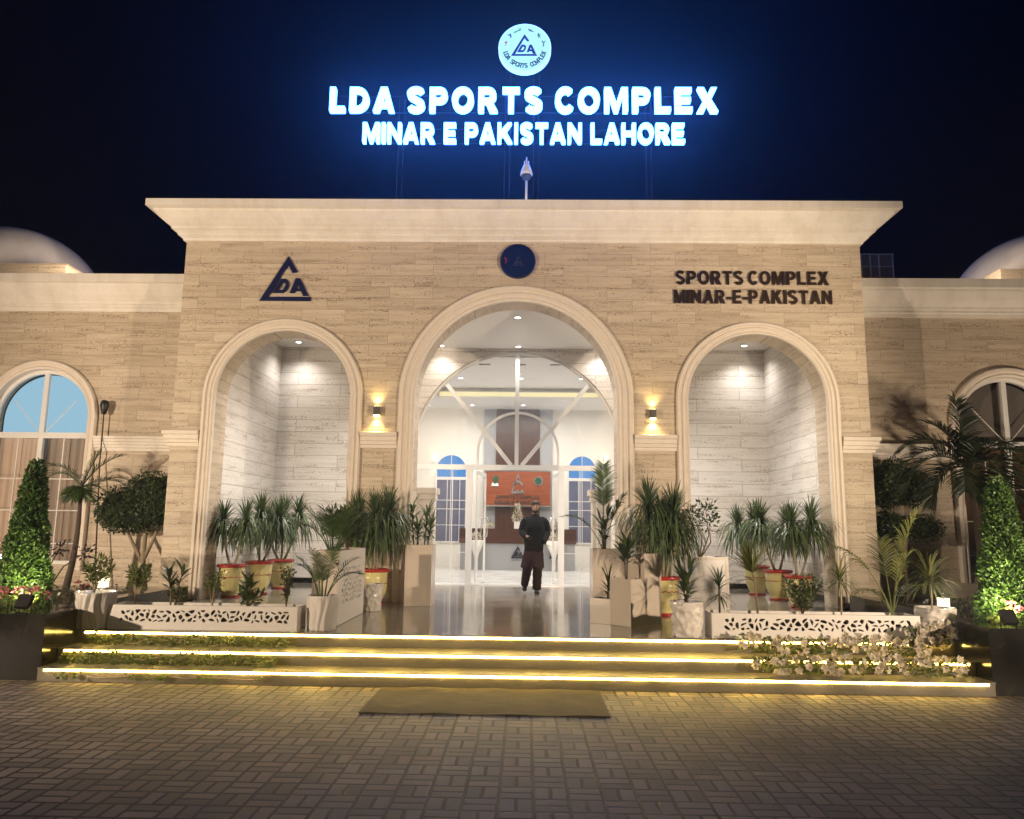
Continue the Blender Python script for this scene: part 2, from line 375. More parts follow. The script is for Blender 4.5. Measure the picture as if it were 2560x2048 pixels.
# ------------------------------------------------------------------ building
B = thing('portico_building', 'beige stone entrance building with three arches, deep white cornice and two lower wings', 'building', (0, 0, ZP))
ZS = 3.94; ARCH = [(-4.15, 1.2, .21), (-.05, 1.77, .28), (4.15, 1.2, .21)]
out = [(-6.08, ZP)]
for cx, r, t in ARCH: out += arch_loop(cx, ZP, ZS, r)
out += [(6.08, ZP), (6.08, 6.86), (-6.08, 6.86)]
b = MB(); b.flat([out], 0, .55); build('front_wall', b, M['stone'], B)
for cx, r, t in ARCH:
    k = t / .21
    prof = [(-.004, .03), (-.004, -.035), (.02 * k, -.055), (.045 * k, -.035), (.055 * k, -.035), (.075 * k, -.062), (.10 * k, -.062), (.12 * k, -.035), (.13 * k, -.035), (.15 * k, -.075), (.19 * k, -.075), (.21 * k, -.05), (.21 * k, .01)]
    b = MB(); b.sweep(arch_path(cx, ZP + .002, ZS, r), prof); build('arch_surround', b, M['mould'], B, fixn=False, smooth=False)
# main cornice, wrapping both ends
prof = [(.0, 6.80), (.06, 6.80), (.08, 6.835), (.14, 6.86), (.17, 6.875), (.17, 6.90), (.24, 6.935), (.29, 6.95), (.29, 6.985), (.36, 7.01), (.48, 7.075), (.60, 7.155), (.62, 7.17), (.62, 7.195), (.69, 7.205), (.755, 7.215), (.755, 7.325), (.70, 7.33), (-.5, 7.33)]
prof = [(o * .715, 6.80 + (z - 6.80) * 1.12) for o, z in prof[:-2]] + [(.49, 7.39), (-.4, 7.39)]
s2 = 1
W = 6.08
b = MB(); b.run([(-W, 4.4, -1, 0), (-W, 0, -1, -1), (W, 0, 1, -1), (W, 4.4, 1, 0)], prof); b.box(-6.3, -.25, 7.34, 6.3, 4.4, 7.386); build('cornice', b, M['cornice'], B)
# pier capitals
cp = [(0, 3.05), (.04, 3.05), (.045, 3.10), (.07, 3.115), (.07, 3.16), (.095, 3.175), (.095, 3.24), (.12, 3.26), (.12, 3.315), (.10, 3.33), (0, 3.33)]
for xa, xb, wrapl, wrapr in ((-6.08, -5.565, 1, 0), (-2.735, -2.105, 0, 0), (2.005, 2.735, 0, 0), (5.565, 6.08, 0, 1)):
    cs = ([(xa, 1.0, -1, 0), (xa, 0, -1, -1)] if wrapl else [(xa, 0, 0, -1)]) + ([(xb, 0, 1, -1), (xb, 1.0, 1, 0)] if wrapr else [(xb, 0, 0, -1)])
    b = MB(); b.run(cs, cp)
    n = len(cp)
    if not wrapl: b.add([(xa, -o, z) for o, z in cp], [tuple(range(n))])
    if not wrapr: b.add([(xb, -o, z) for o, z in cp], [tuple(range(n))])
    build('pier_capital', b, M['mould'], B, fixn=True)
# sides, porch walls, ceiling, roof
for xa, xb in ((-6.08, -5.6), (5.6, 6.08)): b = MB(); b.box(xa, .55, .4, xb, 4.6, 6.86); build('side_wall', b, M['stone_in'], B)
gcx, gr, gz = -.08, 2.4, 3.38
o2 = [(-5.6, ZP)] + arch_loop(gcx, ZP, gz, gr, 64) + [(5.6, ZP), (5.6, 5.84), (-5.6, 5.84)]
b = MB(); b.flat([o2], 4.18, 4.48); build('porch_wall', b, M['stone_in'], B)
for xa, xb in ((-5.6, gcx - gr - .02), (gcx + gr + .02, 5.6)): b = MB(); b.box(xa, 4.14, ZP + .001, xb, 4.178, .565); build('skirting', b, M['plinth'], B)
for sx in (-1, 1):
    xa, xb = sorted((sx * 5.56, sx * 5.598)); b = MB(); b.box(xa, .6, ZP + .001, xb, 4.138, .565); build('skirting', b, M['plinth'], B)
b = MB(); b.box(-5.6, .55, 5.84, 5.6, 4.18, 6.0); build('porch_ceiling', b, M['plaster'], B)
b = MB(); b.box(-5.9, .5, 6.87, 5.9, 4.6, 7.05); build('roof', b, M['plaster'], B)

# wings
YW = 1.0
wp = [(0, 5.74), (.05, 5.74), (.06, 5.80), (.09, 5.82), (.09, 5.86), (.12, 5.88), (.13, 5.92), (.22, 6.02), (.29, 6.14), (.31, 6.18), (.31, 6.22), (.36, 6.235), (.36, 6.40), (.30, 6.41), (-.6, 6.41)]
wb = [(0, 3.05), (.03, 3.05), (.035, 3.10), (.06, 3.11), (.06, 3.155), (.085, 3.165), (.085, 3.21), (.11, 3.22), (.11, 3.265), (.135, 3.275), (.135, 3.32), (0, 3.335)]
WX = {-1: -9.09, 1: 9.09}; WZS = 3.66; WR = .95; SILL = .94
for sx in (-1, 1):
    cx = WX[sx]; xa, xb = sorted((sx * 6.05, sx * 16))
    b = MB(); b.flat([rect(xa, .35, xb, 5.9), arch_loop(cx, SILL, WZS, WR)], YW, YW + .35); build('wing_wall', b, M['stone'], B)
    b = MB(); b.run([(xa, YW, 0, -1), (xb, YW, 0, -1)], wp); build('wing_cornice', b, M['cornice'], B, fixn=False)
    b = MB(); b.sweep(arch_path(cx, SILL - .1, WZS, WR), [(-.004, YW + .1), (-.004, YW - .05), (.03, YW - .07), (.06, YW - .05), (.07, YW - .05), (.10, YW - .09), (.15, YW - .09), (.17, YW - .06), (.17, YW + .01)]); build('window_surround', b, M['mould'], B, fixn=False)
    b = MB()
    for pa, pb in ((sx * 6.1, cx - sx * (WR + .17)), (cx + sx * (WR + .17), sx * 16)):
        pa, pb = sorted((pa, pb)); b.run([(pa, YW, 0, -1), (pb, YW, 0, -1)], wb)
    build('string_course', b, M['cornice'], B, fixn=False)
    xa2, xb2 = sorted((sx * 6.1, sx * 16)); b = MB(); b.box(xa2, 1.36, 5.6, xb2, 9, 5.75); build('wing_roof', b, M['plaster'], B)
    xa2, xb2 = sorted((sx * 6.1, sx * 16)); b = MB(); b.box(xa2, 2.6, .4, xb2, 2.7, 5.6); build('room_wall', b, M['hallwall'], B)
    # window
    wnd = bpy.data.objects.new('window', None); COL.objects.link(wnd); wnd.parent = B; wnd.location = Vector((cx, YW, SILL)) - Vector((0, 0, ZP))
    if sx < 0: wnd['label'] = 'arched wing window glowing pale blue above beige blinds'
    else: wnd['label'] = 'arched wing window with dark brown slatted blinds'
    yf, yb_ = YW + .10, YW + .16; ri = WR - .07
    b = MB(); b.flat([arch_loop(cx, SILL, WZS, WR - .001), arch_loop(cx, SILL + .07, WZS, ri)], yf, yb_)
    b.box(cx - .045, yf - .012, SILL + .07, cx + .045, yb_ - .002, WZS + ri - .002)
    for ya, z0, z1 in ((yf - .012, 3.29, 3.40),):
        b.box(cx - ri, ya, z0, cx - .046, yb_ - .002, z1); b.box(cx + .046, ya, z0, cx + ri, yb_ - .002, z1)
    build('frame', b, M['frame'], wnd)
    b = MB()
    for xx in (cx - .5 * ri, cx + .5 * ri):
        b.box(xx - .009, yf + .012, SILL + .07, xx + .009, yf + .03, 3.29)
    for zz in (1.32, 1.93, 2.52):
        b.box(cx - ri, yf + .014, zz - .009, cx - .046, yf + .028, zz + .009); b.box(cx + .046, yf + .014, zz - .009, cx + ri, yf + .028, zz + .009)
    for d in (-1, 1):
        b.tube([(cx + d * .06, yf + .02, 3.41), (cx + d * .60, yf + .02, 4.02)], .008, 6)
    build('muntins', b, M['frame'], wnd)
    b = MB(); b.flat([arch_loop(cx, SILL + .07, WZS, ri + .002)], yf + .034, yf + .042); build('pane', b, M['glass_d'], wnd)
    fan = [(cx - ri, 3.36)] + arc(cx, WZS, ri, 180, 0, 32) + [(cx + ri, 3.36)]
    b = MB(); b.flat([fan], YW + .29, YW + .30)
    build('fanlight_curtain', b, M['e_cyan'] if sx < 0 else simple('grey_curtain', (.16, .14, .12), .8), wnd)
    if sx < 0:
        for xa3, xb3, dy, bc in ((cx - ri, cx - .02, 0, (.66, .53, .43)), (cx + .0, cx + ri, .05, (.40, .33, .27))):
            b = MB(); nf = 40; vs = []
            for i in range(nf + 1): x = xa3 + (xb3 - xa3) * i / nf; y = YW + .24 + dy + .010 * math.sin(i * 1.1) + .006 * math.sin(i * .37 + 1); vs += [(x, y, SILL + .05), (x, y, 3.35)]
            b.add(vs, [(2 * i, 2 * i + 2, 2 * i + 3, 2 * i + 1) for i in range(nf)]); build('blind', b, simple('pleated_blind', bc, .7, 0, .10, 1.2), wnd, fixn=False)
    else:
        b = MB()
        for k in range(20):
            z = SILL + .06 + k * .115; b.add([(cx - ri, YW + .20, z), (cx + ri, YW + .20, z), (cx + ri, YW + .245, z + .112), (cx - ri, YW + .245, z + .112)], [(0, 1, 2, 3)])
        build('slatted_blind', b, simple('brown_blind', (.20, .115, .06), .32, 0, .2, 3), wnd)
        b = MB(); b.box(cx - ri, YW + .262, SILL, cx + ri, YW + .272, 3.36); build('backing', b, M['dark'], wnd)
    # dome on the wing roof
    dx = sx * 11.95; b = MB(); prof = [(1.98 * math.cos(R(a)), 6.57 + 1.98 * math.sin(R(a))) for a in range(-25, 91, 5)]; prof[-1] = (.01, 8.55)
    b.lathe(prof, (dx, 4.0, 0), 72); build('dome', b, M['cornice'], B, smooth=True)
    bx0 = -14.4 if sx < 0 else 9.78; bx1 = -9.5 if sx < 0 else 14.4
    b = MB(); b.box(bx0, 1.95, 5.76, bx1, 6.2, 7.06); build('dome_base', b, M['stone'], B)
# granite ledges along the wing walls
for sx, side in ((-1, 'left'), (1, 'right')):
    xa, xb = sorted((sx * 5.62, sx * 16)); b = MB(); b.box(xa, -.42, .03, xb, -.02, .585)
    xa, xb = sorted((sx * 6.09, sx * 16)); b.box(xa, -.018, .03, xb, .995, .572)
    build('granite_ledge', b, M['plinth'], label=('low black granite ledge along the foot of the %s wing wall' % side), cat='ledge', loc=(sx * 8, 0, 0))
    b = MB(); xa, xb = sorted((sx * 5.13, sx * 16)); b.box(xa, -4.60, .0, xb, -4.33, .70)
    xa, xb = sorted((sx * 5.13, sx * 5.5)); b.box(xa, -4.328, .0, xb, -4.0, .70)
    xa, xb = sorted((sx * 5.385, sx * 5.62)); b.box(xa, -3.998, .0, xb, -.422, .70)
    build('planter_wall', b, M['plinth'], label=('glossy black granite bed wall at the %s end of the steps' % side), cat='planter wall', loc=(sx * 5.6, -4.4, 0))

# ------------------------------------------------------------------ glazed screen and doors
gs = bpy.data.objects.new('glazed_screen', None); COL.objects.link(gs); gs.parent = B; gs.location = Vector((gcx, 4.3, ZP)) - Vector((0, 0, ZP))
Y0, Y1 = 4.24, 4.32
b = MB(); ro = gr - .002
b.flat([arch_loop(gcx, ZP, gz, ro, 64), arch_loop(gcx, ZP + .03, gz, ro - .06, 64)], Y0, Y1)
ya, yb_ = Y0 - .01, Y1 - .01
b.box(gcx - ro + .05, ya, 3.02, gcx + ro - .05, yb_, 3.135)
for x in (-1.12, .96): b.box(gcx + .08 + x - .05 - .04, ya - .004, ZP + .002, gcx + .08 + x + .05, yb_ - .004, 3.018)
b.box(gcx - .045, ya, 3.137, gcx + .045, yb_, gz + ro - .05)
for d in (-1, 1):
    p0 = Vector((gcx + d * .12, Y0 + .03, 3.13)); p1 = Vector((gcx + d * 1.64, Y0 + .03, 5.0)); dd = p1 - p0; L = dd.length; a = math.atan2(dd.z, dd.x)
    b.box(p0.x, p0.y - .034, p0.z - .045, p0.x + L, p0.y + .034, p0.z + .045, Matrix.Rotation(-a, 3, 'Y'), p0)
ri_ = .92
b.sweep(arch_path(gcx + .03, 3.137, 3.42, ri_), [(-.028, Y0 + .0), (.028, Y0 + .0), (.028, Y1 - .02), (-.028, Y1 - .02), (-.028, Y0)])
build('frame', b, M['frame'], gs)
for xs_, xa, xb in (((-1.9, -1.53), gcx - ro + .05, -1.21), ((1.37, 1.75), 1.02, gcx + ro - .05)):
    b = MB()
    for x in xs_: b.box(x - .008, Y0 + .02, ZP + .03, x + .008, Y0 + .035, 3.02)
    b.box(xa, Y0 + .022, 1.152, xb, Y0 + .034, 1.168); build('muntins', b, M['frame'], gs)
b = MB(); fan = [(gcx - ro + .03, 3.1)] + arc(gcx, gz, ro - .03, 180, 0, 48) + [(gcx + ro - .03, 3.1)]
b.flat([fan], Y0 + .04, Y0 + .05); build('fanlight_pane', b, M['glass'], gs)
for xa, xb in ((gcx - ro + .03, -1.2), (1.0, gcx + ro - .03)):
    b = MB(); b.box(xa, Y0 + .04, ZP + .02, xb, Y0 + .05, 3.05); build('side_pane', b, M['glass'], gs)
# two glass door leaves swung inwards
for d, hx in ((-1, -.98), (1, .94)):
    dr = bpy.data.objects.new('door', None); COL.objects.link(dr); dr.parent = B; dr.location = Vector((hx, 4.33, ZP)) - Vector((0, 0, ZP))
    dr['label'] = 'glass door leaf swung inwards on the %s' % ('left' if d < 0 else 'right')
    rot = Matrix.Rotation(R(-d * 80), 3, 'Z'); ab = (hx, 4.34, ZP)
    ang = 80
    def lx(u, v, z):  # along the leaf, across, up
        c_, s_ = math.cos(R(ang)), math.sin(R(ang)); return (hx - d * (u * c_) + d * v * s_, 4.34 + u * s_ + v * c_, z)
    def lbox(mb, u0, v0, z0, u1, v1, z1):
        vs = [lx(u, v, z) for z in (z0, z1) for u, v in ((u0, v0), (u1, v0), (u1, v1), (u0, v1))]
        mb.add(vs, [(0, 3, 2, 1), (4, 5, 6, 7), (0, 1, 5, 4), (1, 2, 6, 5), (2, 3, 7, 6), (3, 0, 4, 7)])
    b = MB()
    for u0, u1, z0, z1 in ((0, .05, .46, 3.0), (.82, .87, .46, 3.0), (.05, .82, .46, .56), (.05, .82, 2.92, 3.0)): lbox(b, u0, -.02, z0, u1, .02, z1)
    build('leaf_frame', b, M['frame'], dr)
    b = MB(); lbox(b, .05, -.004, .56, .82, .004, 2.92); build('pane', b, M['glass'], dr)
    for sgn in (-1, 1):
        b = MB(); u, v = .72, sgn * .075
        b.tube([lx(.80, sgn * .02, 1.52), lx(.79, v * .8, 1.50), lx(.79, v, 1.55), lx(.79, v, 1.90), lx(.79, v * .8, 1.95), lx(.80, sgn * .02, 1.93)], .013, 8); build('handle', b, M['steel'], dr, smooth=True)

# ------------------------------------------------------------------ hall interior
b = MB(); b.box(-6.2, 12.5, .3, 6.2, 12.65, 5.7); b.box(-6.35, 4.48, .3, -6.2, 12.65, 6.2); b.box(6.2, 4.48, .3, 6.35, 12.65, 6.2); b.box(-6.2, 4.482, ZP, -2.6, 4.56, 5.84); b.box(2.45, 4.482, ZP, 6.2, 4.56, 5.84)
build('hall_wall', b, M['hallwall'], B)
b = MB(); CX = -.12
b.box(-6.2, 4.49, 5.7, 6.2, 8.2, 5.9); b.box(-6.2, 10.1, 5.7, 6.2, 12.6, 5.9); b.box(-6.2, 8.2, 5.7, -2.6, 10.1, 5.9); b.box(2.4, 8.2, 5.7, 6.2, 10.1, 5.9); b.box(-2.9, 8.0, 6.02, 2.7, 10.4, 6.1)
b.add([(-2.6, 10.1, 5.7), (2.4, 10.1, 5.7), (2.6, 10.3, 6.02), (-2.8, 10.3, 6.02)], [(0, 1, 2, 3)])
build('hall_ceiling', b, M['plaster'], B)
b = MB(); b.box(-2.55, 10.02, 5.74, 2.35, 10.09, 5.86); build('cove_strip', b, M['e_cove'], B)
for x in (-.9, -.03, .85): b = MB(); b.box(x - .14, 5.19, 5.685, x + .14, 5.27, 5.699); build('air_vent', b, M['black'], B)
b = MB(); b.box(-1.28, 12.42, ZP, 1.02, 12.498, 5.698); build('grey_panel', b, M['grey'], B)
b = MB()
for k in range(19):
    x = -.87 + k * .0765; b.box(x, 12.33 + (k % 2) * .02, ZP, x + .058, 12.40, 5.696)
b.box(-.88, 12.40, ZP, .60, 12.418, 5.696); build('slatted_panel', b, M['walnut'], B)
for cx_, ww in ((-2.375, .535), (2.015, .48), (-4.35, .53)):
    wn_ = bpy.data.objects.new('window', None); COL.objects.link(wn_); wn_.parent = B; wn_.location = Vector((cx_, 12.49, 1.22)) - Vector((0, 0, ZP))
    zs_ = 4.17 - ww; ya = 12.46
    b = MB(); b.flat([arch_loop(cx_, 1.22, zs_, ww, 24), arch_loop(cx_, 1.27, zs_, ww - .04, 24)], ya, 12.5)
    b.box(cx_ - ww + .03, ya + .002, 3.30, cx_ + ww - .03, 12.498, 3.40)
    for xx in (cx_ - .12, cx_, cx_ + .30): b.box(xx - .011, ya + .006, 1.27, xx + .011, 12.496, 3.3)
    for zz in (1.80, 2.33, 2.62): b.box(cx_ - ww + .03, ya + .008, zz - .011, cx_ + ww - .03, 12.494, zz + .011)
    b.box(cx_ - .011, ya + .006, 3.4, cx_ + .011, 12.496, 4.13)
    for d in (-1, 1): b.tube([(cx_, ya + .02, 3.42), (cx_ + d * ww * .75, ya + .02, zs_ + ww * .55)], .009, 6)
    build('frame', b, M['frame'], wn_)
    b = MB(); b.box(cx_ - ww + .02, 12.47, 1.24, cx_ + ww - .02, 12.488, 3.38); build('pane', b, simple('dusk_glass', (.11, .125, .21), .12, 0, .35, 1.3), wn_)
    b = MB(); b.flat([[(cx_ - ww + .02, 3.385)] + arc(cx_, zs_, ww - .02, 180, 0, 24) + [(cx_ + ww - .02, 3.385)]], 12.472, 12.488); build('fanlight_pane', b, M['e_blue'], wn_)

def logo_loops(x0, z0, wd, ht, thin=False):
    """triangular emblem with an open right side and two slanted letters, in zoom units 460..1700 x 420..1480"""
    def T(p): return (x0 + (p[0] - 460) / 1240 * wd, z0 + (1480 - p[1]) / 1060 * ht)
    if thin:
        L = [[(460, 1480), (1090, 420), (1320, 760), (1200, 760), (1090, 600), (640, 1400), (1520, 1400), (1660, 1400), (1700, 1480)],
             [(740, 1300), (950, 940), (1090, 940), (1170, 1010), (1150, 1150), (1060, 1280), (980, 1300)], [(900, 1220), (1010, 1030), (1080, 1040), (1080, 1110), (1030, 1200)],
             [(1200, 1300), (1330, 940), (1440, 940), (1640, 1380), (1500, 1380), (1440, 1250), (1320, 1250), (1290, 1300)], [(1360, 1170), (1390, 1050), (1440, 1170)]]
    else:
        L = [[(460, 1480), (1110, 420), (1360, 800), (1225, 822), (1112, 625), (672, 1385), (1700, 1381), (1705, 1480)],
             [(770, 1295), (965, 960), (1080, 960), (1150, 1030), (1160, 1120), (1115, 1230), (1025, 1295)], [(920, 1222), (1010, 1045), (1075, 1055), (1075, 1120), (1015, 1222)],
             [(1185, 1295), (1315, 945), (1420, 945), (1655, 1360), (1520, 1360), (1462, 1245), (1330, 1245), (1305, 1295)], [(1352, 1180), (1375, 1050), (1425, 1180)]]
    return [[T(p) for p in l] for l in L]

def stroke(pts, wd):
    """outline of a thick open stroke"""
    L, Rr = [], []; k = len(pts)
    for i, (x, y) in enumerate(pts):
        a, c = pts[max(i - 1, 0)], pts[min(i + 1, k - 1)]; dx, dy = c[0] - a[0], c[1] - a[1]; q = math.hypot(dx, dy) or 1
        L.append((x - dy / q * wd / 2, y + dx / q * wd / 2)); Rr.append((x + dy / q * wd / 2, y - dx / q * wd / 2))
    return L + Rr[::-1]
def ell(cx, cy, rx, ry, a0, a1, n=18): return [(cx + rx * math.cos(R(a0 + (a1 - a0) * i / n)), cy + ry * math.sin(R(a0 + (a1 - a0) * i / n))) for i in range(n + 1)]
def glyph(c, s):
    """loops and width of a heavy grotesque capital, height 1, stem s"""
    h = s * .86
    if c == 'I': return [rect(0, 0, s, 1)], s
    if c == '-': return [rect(0, .30, .34, .30 + h)], .34
    if c == 'L': return [[(0, 0), (.62, 0), (.62, h), (s, h), (s, 1), (0, 1)]], .62
    if c == 'E': return [[(0, 0), (.68, 0), (.68, h), (s, h), (s, .5 - h / 2), (.62, .5 - h / 2), (.62, .5 + h / 2), (s, .5 + h / 2), (s, 1 - h), (.66, 1 - h), (.66, 1), (0, 1)]], .68
    if c == 'T': q = .70; return [[(q / 2 - s / 2, 0), (q / 2 + s / 2, 0), (q / 2 + s / 2, 1 - h), (q, 1 - h), (q, 1), (0, 1), (0, 1 - h), (q / 2 - s / 2, 1 - h)]], q
    if c == 'H': q = .78; return [[(0, 0), (s, 0), (s, .5 - h / 2), (q - s, .5 - h / 2), (q - s, 0), (q, 0), (q, 1), (q - s, 1), (q - s, .5 + h / 2), (s, .5 + h / 2), (s, 1), (0, 1)]], q
    if c == 'N': q = .78; return [[(0, 0), (s * .9, 0), (s * .9, .60), (q - s * .95, 0), (q, 0), (q, 1), (q - s * .9, 1), (q - s * .9, .40), (s * .95, 1), (0, 1)]], q
    if c == 'M': q = .94; k = s * .86; return [[(0, 0), (k, 0), (k, .66), (q / 2 - k * .42, 0), (q / 2 + k * .42, 0), (q - k, .66), (q - k, 0), (q, 0), (q, 1), (q - k * 1.35, 1), (q / 2, .36), (k * 1.35, 1), (0, 1)]], q
    if c == 'K': q = .82; return [[(0, 0), (s, 0), (s, .28), (s + .10, .40), (q - s * 1.2, 0), (q, 0), (s + .26, .56), (q - .03, 1), (q - s * 1.25, 1), (s, .60), (s, 1), (0, 1)]], q
    if c == 'X': q = .84; t = s * 1.22; return [[(0, 0), (t, 0), (q / 2, .31), (q - t, 0), (q, 0), (q / 2 + t * .50, .51), (q - .03, 1), (q - t, 1), (q / 2, .70), (t, 1), (.03, 1), (q / 2 - t * .50, .51)]], q
    if c == 'A': q = .86; t = s * 1.06; return [[(0, 0), (t, 0), (t + .065, .20), (q - t - .065, .20), (q - t, 0), (q, 0), (q / 2 + t * .56, 1), (q / 2 - t * .56, 1)], [(t + .12, .37), (q - t - .12, .37), (q / 2, .76)]], q
    if c == 'O': q = .88; return [ell(q / 2, .5, q / 2, .515, 0, 360, 40)[:-1], ell(q / 2, .5, q / 2 - s, .515 - h, 0, 360, 32)[:-1]], q
    if c == 'D': q = .78; return [[(0, 0)] + ell(.30, .5, q - .30, .5, -90, 90, 20) + [(0, 1)], [(s, h)] + ell(.30, .5, q - .30 - s, .5 - h, -90, 90, 16) + [(s, 1 - h)]], q
    if c in 'PR':
        q = .72; zc = .68; ro = .32
        o_ = [(s, .36)] + ell(q - ro, zc, ro, ro, -90, 90, 16) + [(0, 1), (0, 0), (s, 0)]
        hole = [(s, .36 + h)] + ell(q - ro, zc, ro - s * .95, ro - h, -90, 90, 12) + [(s, 1 - h)]
        if c == 'R': o_ = [(q + .07, 0), (q - .13, .36)] + ell(q - ro, zc, ro, ro, -66, 90, 15) + [(0, 1), (0, 0), (s, 0), (s, .36), (s + .10, .36), (q - s * 1.1, 0)]
        return [o_, hole], q + (.07 if c == 'R' else 0)
    if c == 'C': q = .74; return [stroke(ell(.42, .5, .42 - s / 2, .515 - h / 2, 48, 318, 30), s * .96)], q
    if c == 'S':
        q = .74; p = ell(q / 2, .735, q / 2 - s * .5, .265 - h * .42, 25, 235, 16) + ell(q / 2, .265, q / 2 - s * .5, .265 - h * .42, 55, -155, 16)
        return [stroke(p, s * .93)], q
    raise KeyError(c)
def text_letters(body, x0, z0, x1, z1, depth, y, stem=.25, gap=.12, space=.36):
    """one mesh per letter, fitted to the rectangle; y is the middle of the depth"""
    gl = []; x = 0
    for c in body:
        if c == ' ': x += space - gap; continue
        loops, wd = glyph(c, stem); gl.append((x, loops)); x += wd + gap
    tot = x - gap; k = (x1 - x0) / tot; hh = z1 - z0; out = []
    for gx, loops in gl:
        mb = MB(); mb.flat([[(x0 + (gx + a) * k, z0 + b_ * hh) for a, b_ in l] for l in loops], y - depth / 2, y + depth / 2); out.append(mb)
    return out

# reception desk
dk = thing('reception_desk', 'long grey reception desk with a dark walnut top band inside the hall', 'desk', (-.1, 10.7, ZP))
b = MB(); n = 14
def desk_y(x): return 10.42 + ((x + .1) / 1.8) ** 2 * .16
def slab(mb, xa, xb, z0, z1, off, back):
    vs = []
    for i in range(n + 1):
        x = xa + (xb - xa) * i / n; vs += [(x, desk_y(x) + off, z0), (x, desk_y(x) + off, z1), (x, back, z1), (x, back, z0)]
    fs = [(i * 4 + j, i * 4 + (j + 1) % 4, i * 4 + 4 + (j + 1) % 4, i * 4 + 4 + j) for i in range(n) for j in range(4)] + [(0, 1, 2, 3), (n * 4, n * 4 + 3, n * 4 + 2, n * 4 + 1)]
    mb.add(vs, fs)
slab(b, -1.86, 1.66, ZP, 1.25, .05, 11.2); build('desk_front', b, M['grey'], dk)
b = MB(); slab(b, -1.9, 1.70, 1.252, 1.70, 0, 11.25); build('desk_top', b, M['desk_wood'], dk)
for x in (-.30, .85):
    b = MB(); b.flat(logo_loops(x, .82, .40, .36), 10.40, 10.46); build('emblem', b, M['navy'], dk)
# hall sign
hs = thing('wall_sign', 'orange wood sign board with silver lettering and emblems behind the desk', 'sign', (-.13, 12.2, 2.45))
b = MB(); b.box(-1.20, 12.2, 2.47, .94, 12.3, 3.58); build('board', b, M['redsign'], hs)
b = MB()
for x0, z0, x1, z1 in ((-1.24, 2.42, .98, 2.465), (-1.24, 3.585, .98, 3.61), (-1.24, 2.466, -1.205, 3.584), (.945, 2.466, .98, 3.584)): b.box(x0, 12.18, z0, x1, 12.31, z1)
build('trim', b, M['steel'], hs)
b = MB()
for k in text_letters('SPORTS COMPLEX', -.85, 2.68, .60, 2.79, .03, 12.19, .2): b.add(k.v, k.f)
for k in text_letters('MINAR-E-PAKISTAN', -.88, 2.51, .62, 2.62, .03, 12.19, .2): b.add(k.v, k.f)
build('lettering', b, simple('chrome_brown', (.30, .22, .17), .2, 1), hs)
b = MB(); b.flat(logo_loops(-.36, 2.87, .46, .66, True)[:1], 12.17, 12.198)
for k in text_letters('LDA', -.32, 2.84, .08, 2.98, .03, 12.165, .22): b.add(k.v, k.f)
b.flat([arc(-.13, 3.12, .17, 0, 180, 12) + arc(-.13, 3.12, .09, 180, 0, 12)], 12.17, 12.19); build('triangle_emblem', b, M['steel'], hs)
gm = simple('green_silver', (.03, .13, .075), .25, .4)
b = MB(); b.flat([arc(-.86, 3.34, .09, 0, 360, 18)[:-1]], 12.17, 12.198); b.box(-.91, 12.172, 3.1, -.80, 12.198, 3.27); b.cur = 1; b.flat([[(-1.02, 3.09), (-.76, 3.09), (-.80, 3.20), (-.9, 3.16), (-.97, 3.21)]], 12.16, 12.17); build('round_emblem', b, [gm, M['white']], hs)
b = MB(); b.flat([arc(.55, 3.27, .15, 0, 360, 24)[:-1], arc(.55, 3.27, .115, 0, 360, 24)[:-1]], 12.165, 12.198); b.cur = 1; b.flat([arc(.55, 3.27, .11, 0, 360, 20)[:-1]], 12.18, 12.198); build('wreath_emblem', b, [M['steel'], gm], hs)
# stone pedestals inside the glass
for x, lb in ((-2.32, 'beige stone pedestal with square cap behind the left side glass'), (1.98, 'beige stone pedestal with square cap behind the right side glass')):
    p = thing('pedestal', lb, 'pedestal', (x, 5.7, ZP), 'pedestals inside the glass')
    b = MB(); b.box(x - .22, 5.48, ZP, x + .22, 5.92, 2.38); build('shaft', b, M['beige'], p)
    b = MB(); b.box(x - .26, 5.44, 2.382, x + .26, 5.96, 2.52); b.box(x - .31, 5.39, 2.522, x + .31, 6.01, 2.66); build('cap', b, M['beige'], p)
# downlights
DL = ['front middle round downlight in the central porch ceiling', 'rear middle round downlight above the glazed arch', 'round downlight left of the glazed arch top', 'round downlight right of the glazed arch top', 'round downlight in the left alcove ceiling', 'round downlight in the right alcove ceiling', 'unseen round downlight added to fill the left porch with light', 'unseen round downlight added to fill the right porch with light']
DH = [(-1.64, 6.98), (1.60, 6.98), (-.02, 6.98), (-3.1, 11.6), (-1.64, 11.53), (.03, 11.45), (1.63, 11.43), (3.0, 11.4)]
DHL = ['front left downlight in the hall ceiling before the cove', 'front right downlight in the hall ceiling before the cove', 'front middle downlight in the hall ceiling before the cove', 'far left downlight in the hall ceiling behind the cove', 'hall downlight left of the walnut slat panel', 'hall downlight above the walnut slat panel', 'hall downlight right of the walnut slat panel', 'far right downlight in the hall ceiling behind the cove']
for (x, y), z, lb, gp in [(p, 5.84, l, 'porch downlights') for p, l in zip(DOWN, DL)] + [(p, 5.70, l, 'hall downlights') for p, l in zip(DH, DHL)]:
    t = thing('downlight', lb, 'ceiling light', (x, y, z), gp)
    b = MB(); b.lathe([(.085, 0), (.085, -.012), (.062, -.014), (.062, -.004)], (x, y, z), 20, None, False); build('trim_ring', b, M['white'], t)
    b = MB(); b.lathe([(.062, -.008), (.061, -.010)], (x, y, z), 20); build('lens', b, M['e_down'], t)

